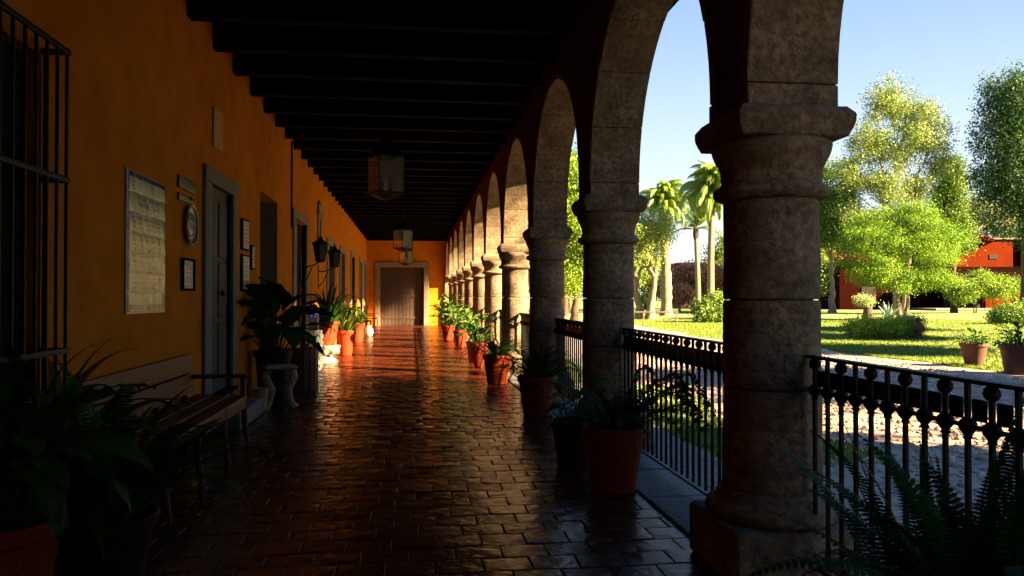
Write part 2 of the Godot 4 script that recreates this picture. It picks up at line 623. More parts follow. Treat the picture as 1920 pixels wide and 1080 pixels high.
# ---------------------------------------------------------------- the scene
func _ready() -> void:
	var cam := Camera3D.new()
	cam.name = "camera"
	cam.position = Vector3(0, 1.285, 0)
	cam.rotation = Vector3(0.01103, YAW, 0)
	cam.fov = 40.85
	cam.near = 0.05
	cam.far = 900.0
	add_child(cam)
	cam.current = true

	var sky := ProceduralSkyMaterial.new()
	sky.sky_top_color = srgb(Color(0.0075, 0.0255, 0.063))
	sky.sky_horizon_color = srgb(Color(0.104, 0.114, 0.107))
	sky.sky_curve = 0.18
	sky.ground_horizon_color = srgb(Color(0.04, 0.036, 0.03))
	sky.ground_bottom_color = srgb(Color(0.02, 0.018, 0.014))
	sky.sun_angle_max = 1.0
	var env := Environment.new()
	env.background_mode = Environment.BG_SKY
	env.sky = Sky.new()
	env.sky.sky_material = sky
	env.tonemap_mode = Environment.TONE_MAPPER_LINEAR
	env.tonemap_exposure = 14.0
	env.sdfgi_enabled = true
	env.ssao_enabled = true
	env.ssil_enabled = true
	var we := WorldEnvironment.new()
	we.name = "world"
	we.environment = env
	add_child(we)

	var sun := DirectionalLight3D.new()
	sun.name = "sun"
	sun.light_color = Color(1.0, 0.86, 0.64)
	sun.light_energy = 1.6
	sun.light_angular_distance = 0.5
	sun.shadow_enabled = true
	var az := deg_to_rad(SUN_AZ)
	var el := deg_to_rad(SUN_EL)
	var to_sun := Vector3(sin(az) * cos(el), sin(el), cos(az) * cos(el))
	add_child(sun)
	sun.look_at_from_position(to_sun * 50.0, Vector3.ZERO)

	rng.seed = 4
	materials()
	ground()
	floor_()
	ceiling()
	house_wall()
	end_wall()
	arcade()
	columns()
	railings()
	wall_things()
	lanterns()
	bench()
	pots()
	garden()
	far_house()


func plane(m: M, x0: float, x1: float, z0: float, z1: float, y: float) -> void:
	m.quad(Vector3(x0, y, z0), Vector3(x1, y, z0), Vector3(x1, y, z1), Vector3(x0, y, z1))


func ground() -> void:
	var g := M.new()
	plane(g, -400, 500, -500, 150, GROUND)
	struct("lawn", g, mats.grass)
	# the gravel drive between corridor and lawn, with a wavering edge
	var d := M.new()
	var f := FastNoiseLite.new()
	f.seed = 3
	f.frequency = 0.09
	var rows := []
	for k in 150:
		var z := 12.0 - k * 0.8
		var e := 11.3 + f.get_noise_1d(z) * 1.2 + f.get_noise_1d(z * 5.0 + 90.0) * 0.3
		rows.append(PackedVector3Array([Vector3(2.7, GROUND + 0.005, z), Vector3(e, GROUND + 0.005, z)]))
	d.grid(rows)
	struct("gravel_drive", d, mats.gravel)
	# a grassy strip along the paving
	var s := M.new()
	rows = []
	for k in 60:
		var z := -6.4 - k * 0.6
		var e := 3.9 + f.get_noise_1d(z * 2.0 + 40.0) * 1.3
		rows.append(PackedVector3Array([Vector3(2.72, GROUND + 0.01, z), Vector3(maxf(e, 2.9), GROUND + 0.01, z)]))
	s.grid(rows)
	struct("grass_strip", s, mats.grass)
	# cobbles and pebbles lying in the gravel
	var mm := MultiMesh.new()
	mm.transform_format = MultiMesh.TRANSFORM_3D
	mm.use_colors = true
	var b := M.new()
	b.ball(Vector3.ZERO, Vector3(1, 0.6, 0.8), 8)
	mm.mesh = b.done()
	var n := 13000
	mm.instance_count = n
	for k in n:
		var z := -4.0 - 16.0 * pow(rng.randf(), 1.3)
		var x := rng.randf_range(3.6, 10.8)
		var r := rng.randf_range(0.01, 0.035) * (1.7 if rng.randf() < 0.1 else 1.0)
		mm.set_instance_transform(k, Transform3D(Basis.from_euler(Vector3(0, rng.randf() * TAU, 0)).scaled(Vector3(r, r, r)), Vector3(x, GROUND + 0.005 + r * 0.1, z)))
		var t := rng.randf_range(0.6, 1.15)
		mm.set_instance_color(k, Color(0.42 * t, 0.29 * t, 0.22 * t))
	var o := MultiMeshInstance3D.new()
	o.multimesh = mm
	o.material_override = mats.pebble
	o.name = "pebble_gravel"
	add_child(o)
	tag(o, "brown pebbles and cobbles strewn over the gravel drive", "pebbles", "", "stuff")
	# blades of grass along the edge of the lawn and over its nearer part
	var t := M.new()
	for k in 9:
		var a := TAU * k / 9.0 + 0.3 * (k % 3)
		var dir := Vector3(cos(a), 0, sin(a))
		var w := Vector3(-dir.z, 0, dir.x) * 0.008
		var at := dir * 0.03 * (k % 4)
		var top := at + dir * 0.05 + Vector3.UP * (0.05 + 0.012 * (k % 5))
		t.face(at - w, at + w, at.lerp(top, 0.6))
	var gm := MultiMesh.new()
	gm.transform_format = MultiMesh.TRANSFORM_3D
	gm.use_colors = true
	gm.mesh = t.done()
	var spots: Array[Transform3D] = []
	for k in 46000:
		var z := -6.0 - 42.0 * rng.randf()
		var e := 11.3 + f.get_noise_1d(z) * 1.2 + f.get_noise_1d(z * 5.0 + 90.0) * 0.3
		var x := e + 24.0 * pow(rng.randf(), 2.0) - 0.12
		if k % 13 == 0:
			z = -6.5 - 9.0 * rng.randf()
			x = 2.75 + rng.randf() * (1.1 + f.get_noise_1d(z * 2.0 + 40.0) * 1.3)
		if x < 2.7:
			continue
		spots.append(tf(Vector3(x, GROUND, z), rng.randf() * TAU, 0.0, rng.randf_range(0.7, 1.5)))
	gm.instance_count = spots.size()
	for k in spots.size():
		gm.set_instance_transform(k, spots[k])
		var c := rng.randf()
		gm.set_instance_color(k, Color(0.1, 0.175, 0.02).lerp(Color(0.24, 0.27, 0.06), c))
	var go := MultiMeshInstance3D.new()
	go.multimesh = gm
	go.material_override = mats.foliage
	go.name = "grass"
	add_child(go)
	tag(go, "short green grass blades growing on the lawn and strip", "grass", "", "stuff")
	# grey paving slabs outside the kerb
	var bed := M.new()
	plane(bed, 1.97, 2.75, -36, 4, GROUND + 0.004)
	var p := struct("paved_path", bed, mats.joint)
	var slab := M.new()
	slab.box(Vector3(0, 0, 0), Vector3(0.75, 0.05, 0.88), 0.012)
	var sm := slab.done()
	for k in 22:
		obj("slab", sm, mats.paving, p, tf(Vector3(2.36, GROUND + 0.012 + rng.randf_range(-0.004, 0.004), -2.5 - k * 0.9), rng.randf_range(-0.01, 0.01)))


func floor_() -> void:
	var bed := M.new()
	bed.box(Vector3(-0.24, -0.108, -13.2), Vector3(3.42, 0.2, 43.0))
	var fl := struct("floor", bed, mats.joint)
	var dz := 0.188
	var variants := []
	for k in 4:
		var b := M.new()
		b.box(Vector3(0, -0.02, 0), Vector3(0.224 - 0.003 * (k % 2), 0.045, dz - 0.008 - 0.003 * (k / 2)), 0.003)
		variants.append(b.done())
	var rest := [M.new(), M.new(), M.new()]
	var n := 0
	for r in 190:
		var z := 1.0 - r * dz
		if z < END_Z:
			break
		var x := WALL_X - 0.11 + fposmod(r * 0.115 + rng.randf_range(-0.03, 0.03), 0.23)
		while x < 1.46:
			var w := 0.23
			var tilt := Vector3(rng.randfn() * 0.0075, rng.randfn() * 0.012, rng.randfn() * 0.005)
			var at := Vector3(x + 0.115, rng.randf_range(-0.003, 0.002), z)
			var near := z < -3.35 and z > -7.3
			if near and n < 300 and at.x > WALL_X + 0.12:
				obj("brick", variants[rng.randi() % 4], mats["brick%d" % (rng.randi() % 3)], fl, Transform3D(Basis.from_euler(tilt), at))
				n += 1
			elif z < -3.0:
				var m: M = rest[rng.randi() % 3]
				top(m, at, Vector3(w - 0.007, 0, dz - 0.01), Basis.from_euler(tilt))
			x += w
	for k in 3:
		var o := obj("brick_paving", rest[k], mats["brick%d" % k], fl)
		o.set_meta("kind", "stuff")
	# kerb stones under the arcade
	var kb := M.new()
	kb.box(Vector3(1.69, -0.13, -13.2), Vector3(0.42, 0.2, 43.0))
	var kerb := struct("kerb", kb, mats.mortar)
	var ks := M.new()
	ks.box(Vector3.ZERO, Vector3(0.5, 0.13, 0.75), 0.014)
	var ksm := ks.done()
	for k in 48:
		obj("kerb_stone", ksm, mats.grey_stone, kerb, tf(Vector3(1.712 + rng.randf_range(-0.004, 0.004), -0.045 + rng.randf_range(-0.004, 0.004), 1.0 - k * 0.765), rng.randf_range(-0.006, 0.006)))


# the top and bevels of a paver that is too far away to be a part
func top(m: M, at: Vector3, size: Vector3, turn: Basis) -> void:
	var h := size * 0.5
	var q := h - Vector3(0.005, 0, 0.006)
	var a := []
	var b := []
	for s in [[-1, -1], [1, -1], [1, 1], [-1, 1]]:
		a.append(m.add(at + turn * Vector3(s[0] * q.x, 0, s[1] * q.z)))
	for s in [[-1, -1], [1, -1], [1, 1], [-1, 1]]:
		b.append(m.add(at + turn * Vector3(s[0] * h.x, -0.007, s[1] * h.z)))
	m.tri(a[0], a[1], a[2])
	m.tri(a[0], a[2], a[3])
	for k in 4:
		var k2 := (k + 1) % 4
		m.tri(a[k2], a[k], b[k])
		m.tri(a[k2], b[k], b[k2])


func ceiling() -> void:
	var s := M.new()
	s.box(Vector3(-0.05, 4.09, -13.2), Vector3(4.9, 0.24, 43.0))
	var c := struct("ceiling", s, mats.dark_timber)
	var b := M.new()
	b.box(Vector3.ZERO, Vector3(3.5, 0.23, 0.15), 0.012)
	var bm := b.done()
	for k in 36:
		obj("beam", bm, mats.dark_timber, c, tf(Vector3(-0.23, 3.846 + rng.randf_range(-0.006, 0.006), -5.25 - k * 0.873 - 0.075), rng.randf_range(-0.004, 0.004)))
	# boards laid over the beams
	var p := M.new()
	p.box(Vector3.ZERO, Vector3(0.2, 0.02, 31.0), 0.004)
	var pm := p.done()
	for k in 17:
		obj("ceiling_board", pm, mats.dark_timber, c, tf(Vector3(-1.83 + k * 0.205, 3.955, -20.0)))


# a wall across x = face, its openings [z0, z1, y0, y1] counted in metres ahead of the camera
func wall_body(m: M, openings: Array, z0: float, z1: float, thick: float, high: float) -> void:
	var x := WALL_X - thick * 0.5
	var at := z0
	for o in openings + [[z1, z1, 0, 0]]:
		if o[0] > at:
			m.box(Vector3(x, high * 0.5, -(at + o[0]) * 0.5), Vector3(thick, high, o[0] - at))
		if o[1] > o[0]:
			var mid: float = -(o[0] + o[1]) * 0.5
			if o[2] > 0.0:
				m.box(Vector3(x, o[2] * 0.5, mid), Vector3(thick, o[2], o[1] - o[0]))
			m.box(Vector3(x, (o[3] + high) * 0.5, mid), Vector3(thick, high - o[3], o[1] - o[0]))
		at = o[1]


func house_wall() -> void:
	var open := [[2.8, 4.36, 0.5, 2.56], [7.76, 8.66, 0.32, 2.38], [10.3, 11.6, 0.12, 2.65], [13.3, 14.6, 0.08, 2.6], [18.4, 19.8, 0.05, 2.5], [21.6, 22.8, 0.05, 2.5], [25.4, 26.7, 0.05, 2.6], [29.4, 30.6, 0.05, 2.6], [32.4, 33.4, 0.05, 2.6]]
	var w := thing("house_wall", "long orange plastered house wall with doors down the corridor's left side", "wall", Vector3.ZERO)
	var m := M.new()
	wall_body(m, open, -1.5, 34.9, 0.5, 4.0)
	obj("plaster", m, mats.orange_plaster, w)
	# near window: dark shutters deep in the opening
	var win := M.new()
	win.box(Vector3(WALL_X - 0.1, 1.53, -3.58), Vector3(0.05, 2.1, 1.6))
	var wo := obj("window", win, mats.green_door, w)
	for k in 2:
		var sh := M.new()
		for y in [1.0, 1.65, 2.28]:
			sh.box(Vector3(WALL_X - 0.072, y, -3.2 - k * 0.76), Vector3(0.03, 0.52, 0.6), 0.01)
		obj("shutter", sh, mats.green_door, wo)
	# doors
	var idx := 0
	for o in open.slice(1):
		var z0: float = o[0]
		var z1: float = o[1]
		var y0: float = o[2]
		var y1: float = o[3]
		var mid := -(z0 + z1) * 0.5
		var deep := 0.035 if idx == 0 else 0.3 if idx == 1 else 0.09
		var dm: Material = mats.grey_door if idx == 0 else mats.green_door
		var d := M.new()
		d.box(Vector3(WALL_X - deep - 0.04, (y0 + y1) * 0.5, mid), Vector3(0.08, y1 - y0 + 0.02, z1 - z0 + 0.02))
		var door := obj("door", d, dm, w)
		for k in 2:
			var cz := mid + (k - 0.5) * (z1 - z0) * 0.47
			for p in 3:
				var pn := M.new()
				var ph := (y1 - y0) * 0.27
				pn.box(Vector3(WALL_X - deep + 0.004, y0 + (y1 - y0) * (0.2 + 0.3 * p), cz), Vector3(0.024, ph, (z1 - z0) * 0.36), 0.01)
				obj("panel", pn, dm, door)
		var kn := M.new()
		kn.ball(Vector3(WALL_X - deep + 0.05, y0 + 1.0, mid - 0.06), Vector3(0.03, 0.03, 0.03), 10)
		obj("door_knob", kn, mats.brass, door)
		# a raised stone surround
		if idx != 1:
			var fm: Material = mats.grey_stone if idx == 0 else mats.pale_stone
			var fw := 0.24 if idx == 0 else 0.3
			var proud := 0.035
			for side in 2:
				var j := M.new()
				var jz := -(z0 - fw * 0.5) if side == 0 else -(z1 + fw * 0.5 - 0.04)
				j.box(Vector3(WALL_X + proud * 0.5 - 0.04, (y1) * 0.5, jz), Vector3(proud + 0.08, y1, fw if side == 0 else fw - 0.08), 0.008)
				obj("jamb", j, fm, w)
			var l := M.new()
			l.box(Vector3(WALL_X + proud * 0.5 - 0.04, y1 + 0.075, mid), Vector3(proud + 0.084, 0.15, z1 - z0 + fw * 2.0), 0.008)
			obj("lintel", l, fm, w)
		else:
			# a reveal of bare pale plaster on the far side of the niche
			var j := M.new()
			j.box(Vector3(WALL_X - 0.165, (y0 + y1) * 0.5, -z1 + 0.012), Vector3(0.33, y1 - y0, 0.02))
			obj("reveal", j, mats.pale_stone, w)
		idx += 1
	# the step in front of the raised grey door
	var s := M.new()
	s.box(Vector3(WALL_X + 0.16, 0.09, -8.21), Vector3(0.34, 0.18, 1.15), 0.02)
	obj("step", s, mats.grey_stone, w)
	var t := M.new()
	t.box(Vector3(WALL_X + 0.03, 0.305, -8.21), Vector3(0.1, 0.03, 0.98), 0.006)
	obj("threshold", t, mats.dark_timber, w)
	# the wall that closes the corridor behind the camera
	var bk := M.new()
	bk.box(Vector3(-0.02, 2.0, 1.0), Vector3(3.83, 3.99, 0.4))
	obj("return_wall", bk, mats.orange_plaster, w)


func end_wall() -> void:
	var w := thing("end_wall", "red orange end wall closing the far end of the corridor", "wall")
	var m := M.new()
	var zc := END_Z - 0.25
	m.box(Vector3(-1.655, 2.0, zc), Vector3(0.57, 4.0, 0.5))
	m.box(Vector3(1.22, 2.0, zc), Vector3(1.38, 4.0, 0.5))
	m.box(Vector3(-0.42, 3.29, zc), Vector3(1.9, 1.42, 0.5))
	obj("plaster", m, mats.orange_plaster, w)
	var bk := M.new()
	bk.box(Vector3(-0.42, 1.29, END_Z - 0.25), Vector3(1.9, 2.58, 0.06))
	var d := obj("door", bk, mats.dark_timber, w)
	d.set_meta("label", "tall brown plank door, its foot in dappled sun")
	var pm := M.new()
	pm.box(Vector3.ZERO, Vector3(0.148, 2.56, 0.04), 0.008)
	var plank := pm.done()
	for k in 12:
		obj("plank", plank, mats.door_timber, d, tf(Vector3(-1.29 + k * 0.158, 1.29, END_Z - 0.2)))
	for y in [0.35, 1.3, 2.25]:
		var r := M.new()
		r.box(Vector3(-0.42, y, END_Z - 0.168), Vector3(1.84, 0.1, 0.02), 0.005)
		obj("rail", r, mats.door_timber, d)
	for s in [-1, 1]:
		var j := M.new()
		j.box(Vector3(-0.42 + s * 1.06, 1.35, END_Z + 0.02), Vector3(0.22, 2.7, 0.1), 0.01)
		obj("jamb", j, mats.pale_stone, w)
	var l := M.new()
	l.box(Vector3(-0.42, 2.7, END_Z + 0.025), Vector3(2.36, 0.22, 0.11), 0.01)
	obj("lintel", l, mats.pale_stone, w)


func arcade() -> void:
	var w := thing("arcade_wall", "long stone arcade of round arches open to the garden", "arcade")
	var hx := 0.205
	var r := (BAY - 0.43) * 0.5
	var y0 := 2.24
	var m := M.new()
	var top_y := 3.99
	for k in range(-1, 11):
		var zc := COL_Z - k * BAY
		# the pier over the column
		var za := zc + 0.215
		var zb := zc - 0.215
		if k == 10:
			zb = END_Z - 0.4
		m.quad(Vector3(COL_X - hx, 2.12, za), Vector3(COL_X - hx, top_y, za), Vector3(COL_X - hx, top_y, zb), Vector3(COL_X - hx, 2.12, zb))
		m.quad(Vector3(COL_X + hx, 2.12, zb), Vector3(COL_X + hx, top_y, zb), Vector3(COL_X + hx, top_y, za), Vector3(COL_X + hx, 2.12, za))
		m.quad(Vector3(COL_X - hx, 2.12, za), Vector3(COL_X + hx, 2.12, za), Vector3(COL_X + hx, y0, za), Vector3(COL_X - hx, y0, za))
		m.quad(Vector3(COL_X - hx, 2.12, zb), Vector3(COL_X - hx, y0, zb), Vector3(COL_X + hx, y0, zb), Vector3(COL_X + hx, 2.12, zb))
		if k == 10:
			continue
		# the arch towards the next column
		var mid := zc - BAY * 0.5
		var seg := 24
		for s in seg:
			var a0 := PI * s / seg
			var a1 := PI * (s + 1) / seg
			var p0 := Vector2(mid + cos(a0) * r, y0 + sin(a0) * r)
			var p1 := Vector2(mid + cos(a1) * r, y0 + sin(a1) * r)
			m.quad(Vector3(COL_X - hx, p0.y, p0.x), Vector3(COL_X - hx, top_y, p0.x), Vector3(COL_X - hx, top_y, p1.x), Vector3(COL_X - hx, p1.y, p1.x))
			m.quad(Vector3(COL_X + hx, p1.y, p1.x), Vector3(COL_X + hx, top_y, p1.x), Vector3(COL_X + hx, top_y, p0.x), Vector3(COL_X + hx, p0.y, p0.x))
			m.quad(Vector3(COL_X - hx, p0.y, p0.x), Vector3(COL_X - hx, p1.y, p1.x), Vector3(COL_X + hx, p1.y, p1.x), Vector3(COL_X + hx, p0.y, p0.x))
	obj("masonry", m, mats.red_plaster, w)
	var ew := M.new()
	ew.box(Vector3(COL_X, 1.05, END_Z + 0.0), Vector3(0.5, 2.1, 0.36), 0.02)
	obj("end_pier", ew, mats.stone, w)
	# dressed stones: four blocks up each pier side and nine wedges round each arch
	var wedge := []
	for k in 3:
		wedge.append(arch_stone(r, PI / 9.0 - 0.006, hx + 0.006 + 0.002 * k))
	var block := []
	for k in 3:
		var b := M.new()
		b.box(Vector3.ZERO, Vector3((hx + 0.006 + 0.002 * k) * 2.0, 0.112, 0.05), 0.006)
		block.append(b.done())
	for k in range(-1, 10):
		var mid := COL_Z - k * BAY - BAY * 0.5
		for s in 9:
			obj("voussoir", wedge[rng.randi() % 3], mats.stone, w, Transform3D(Basis.from_euler(Vector3(-PI * (s + 0.5) / 9.0, 0, 0)), Vector3(COL_X, y0, mid)))
		for side in [-1, 1]:
			obj("springer_stone", block[rng.randi() % 3], mats.stone, w, tf(Vector3(COL_X, 2.181, mid + side * (r + 0.013))))


# a wedge that spans the angle, centred on +z before it is turned about x
func arch_stone(r: float, ang: float, hx: float) -> ArrayMesh:
	var m := M.new()
	var n := 4
	var ri := r - 0.012
	var ro := r + 0.05
	var ring := []
	for k in n + 1:
		var a := -ang * 0.5 + ang * k / n
		var d := Vector3(0, sin(a), cos(a))
		var e := 0.006 if k == 0 or k == n else 0.0
		ring.append([Vector3(-hx, 0, 0) + d * (ri + 0.006), Vector3(-hx + 0.006, 0, 0) + d * (ri + e), Vector3(hx - 0.006, 0, 0) + d * (ri + e), Vector3(hx, 0, 0) + d * (ri + 0.006), Vector3(hx, 0, 0) + d * ro, Vector3(-hx, 0, 0) + d * ro])
	for k in n:
		for s in 6:
			var t := (s + 1) % 6
			m.quad(ring[k][s], ring[k + 1][s], ring[k + 1][t], ring[k][t])
	for k in [0, n]:
		for s in range(1, 5):
			m.face(ring[k][0], ring[k][s], ring[k][s + 1])
	return m.done()


func columns() -> void:
	var c := thing("column", "", "column", Vector3(COL_X, 0, COL_Z), 0.0, "stone columns of the arcade")
	var p := M.new()
	p.box(Vector3(0, 0.13, 0), Vector3(0.6, 0.26, 0.6), 0.02)
	obj("plinth", p, mats.stone, c)
	var b := M.new()
	b.lathe([Vector2(0.2, 0.255), Vector2(0.29, 0.262), Vector2(0.305, 0.29), Vector2(0.3, 0.32), Vector2(0.27, 0.338), Vector2(0.252, 0.345), Vector2(0.25, 0.375), Vector2(0.235, 0.392), Vector2(0.2, 0.394)], 32, Vector3.ZERO, 0.004)
	obj("base_moulding", b, mats.stone, c)
	var core := M.new()
	core.lathe([Vector2(0.001, 0.3), Vector2(0.19, 0.3), Vector2(0.19, 1.9), Vector2(0.001, 1.9)], 20)
	obj("core", core, mats.mortar, c)
	# three drums with worn edges, so that the joints show
	var ys := [0.385, 0.86, 1.27, 1.735]
	for k in 3:
		var a: float = ys[k]
		var z: float = ys[k + 1]
		var r := 0.226 - 0.003 * k
		var d := M.new()
		var prof := [Vector2(0.15, a + 0.002), Vector2(r - 0.007, a + 0.002), Vector2(r - 0.002, a + 0.008), Vector2(r, a + 0.025)]
		for s in range(1, 8):
			prof.append(Vector2(r - 0.003 * s / 7.0, lerpf(a + 0.025, z - 0.025, s / 7.0)))
		prof.append_array([Vector2(r - 0.005, z - 0.008), Vector2(r - 0.01, z - 0.002), Vector2(0.15, z - 0.002)])
		d.lathe(prof, 36, Vector3.ZERO, 0.006)
		obj("drum", d, mats.stone, c)
	var cap := M.new()
	cap.lathe([Vector2(0.2, 1.732), Vector2(0.228, 1.736), Vector2(0.252, 1.744), Vector2(0.266, 1.762), Vector2(0.266, 1.78), Vector2(0.252, 1.797), Vector2(0.234, 1.802), Vector2(0.229, 1.82), Vector2(0.23, 1.86), Vector2(0.234, 1.885), Vector2(0.24, 1.892), Vector2(0.242, 1.905), Vector2(0.256, 1.925), Vector2(0.268, 1.955), Vector2(0.274, 1.985), Vector2(0.272, 2.002), Vector2(0.2, 2.004)], 36, Vector3.ZERO, 0.004)
	obj("capital", cap, mats.stone, c)
	var ab := M.new()
	var prof := [[0.2, 2.001], [0.25, 2.002], [0.254, 2.012], [0.262, 2.03], [0.271, 2.055], [0.274, 2.07], [0.274, 2.1], [0.27, 2.107], [0.25, 2.131], [0.244, 2.138], [0.2, 2.139]]
	for side in 4:
		var turn := Basis.from_euler(Vector3(0, side * PI / 2, 0))
		var rows := []
		for q in prof:
			var row := PackedVector3Array()
			for s in 7:
				var t := -1.0 + s / 3.0
				var e: float = q[0] * (1.0 - (0.012 if s == 0 or s == 6 else 0.0))
				row.append(turn * Vector3(t * e, q[1] + 0.002 * sin(s * 2.1 + side), e + 0.003 * sin(s * 1.7 + side * 2.0)))
			rows.append(row)
		ab.grid(rows)
	obj("abacus", ab, mats.stone, c)
	var says := ["dark shaded stone column nearest to the camera at right", "second stone column from the camera, behind the large terracotta fern pot", "third stone column, grey with a streak of sun above its capital", "fourth stone column, first one lit by low sun", "fifth column of the arcade, pale in full sunlight", "sixth column of the arcade, dappled with leaf shadows", "seventh column of the arcade, behind the leafy pots", "eighth column of the arcade, thin and bright", "ninth column of the arcade, second from the end wall", "tenth column, farthest and nearest to the end wall"]
	tag(c, says[0], "column")
	for k in range(1, 10):
		copy(c, says[k], Vector3(COL_X, 0, COL_Z - BAY * k), [0.0, PI / 2, PI, -PI / 2][k % 4])
	copy(c, "stone column of the arcade beside the camera, right of the picture", Vector3(COL_X, 0, COL_Z + BAY), PI / 2)


func railings() -> void:
	var x0 := 1.76
	var span := BAY - 0.44
	var r := thing("railing", "", "railing", Vector3(x0, 0.02, COL_Z + BAY * 0.5), 0.0, "iron railings between the columns")
	var bar := M.new()
	bar.box(Vector3(0, 0.51, 0), Vector3(0.017, 0.9, 0.017), 0.003)
	var bm := bar.done()
	var ball := M.new()
	ball.ball(Vector3.ZERO, Vector3(0.025, 0.027, 0.027), 12)
	var blm := ball.done()
	var col := M.new()
	col.lathe([Vector2(0.001, -0.045), Vector2(0.016, -0.04), Vector2(0.012, -0.03), Vector2(0.026, -0.012), Vector2(0.029, 0.002), Vector2(0.024, 0.017), Vector2(0.012, 0.026), Vector2(0.001, 0.028)], 12)
	var cm := col.done()
	var pl := M.new()
	pl.box(Vector3.ZERO, Vector3(0.012, 0.07, 0.062), 0.004)
	var pm := pl.done()
	for q in [["top_rail", 0.998, 0.014, 0.042], ["middle_rail", 0.853, 0.014, 0.016], ["bottom_rail", 0.075, 0.014, 0.022]]:
		var t := M.new()
		t.box(Vector3(0, q[1], 0), Vector3(q[3], q[2], span), 0.003)
		obj(q[0], t, mats.iron, r)
	var n := 25
	for k in n:
		var z := -span * 0.5 + (k + 0.5) * span / n
		obj("bar", bm, mats.iron, r, tf(Vector3(0, 0.035, z)))
		if k % 2 == 0:
			obj("ball", blm, mats.iron, r, tf(Vector3(0, 0.968, z)))
		obj("collar", cm, mats.iron, r, tf(Vector3(0, 0.853, z)))
		if k < n - 1:
			obj("plate", pm, mats.iron, r, tf(Vector3(0, 0.908, z + span / n * 0.5)))
	var says := ["black iron railing nearest the camera, right of the first column", "black iron railing between the first and second columns, vine stems before it", "black iron railing between the second and third columns", "black iron railing between the third and fourth columns", "iron railing between the fourth and fifth columns, behind the leafy pots", "iron railing between the fifth and sixth columns", "iron railing between the sixth and seventh columns", "iron railing between the seventh and eighth columns", "iron railing between the eighth and ninth columns", "iron railing between the ninth and tenth columns"]
	tag(r, says[0], "railing")
	for k in range(1, 10):
		copy(r, says[k], Vector3(x0, 0.02, COL_Z + BAY * (0.5 - k)))


# ---------------------------------------------------------------- things on the walls
func on_wall(called: String, label: String, category: String, z: float, y: float, group := "") -> Node3D:
	return thing(called, label, category, Vector3(WALL_X, y, -z), PI / 2, group)


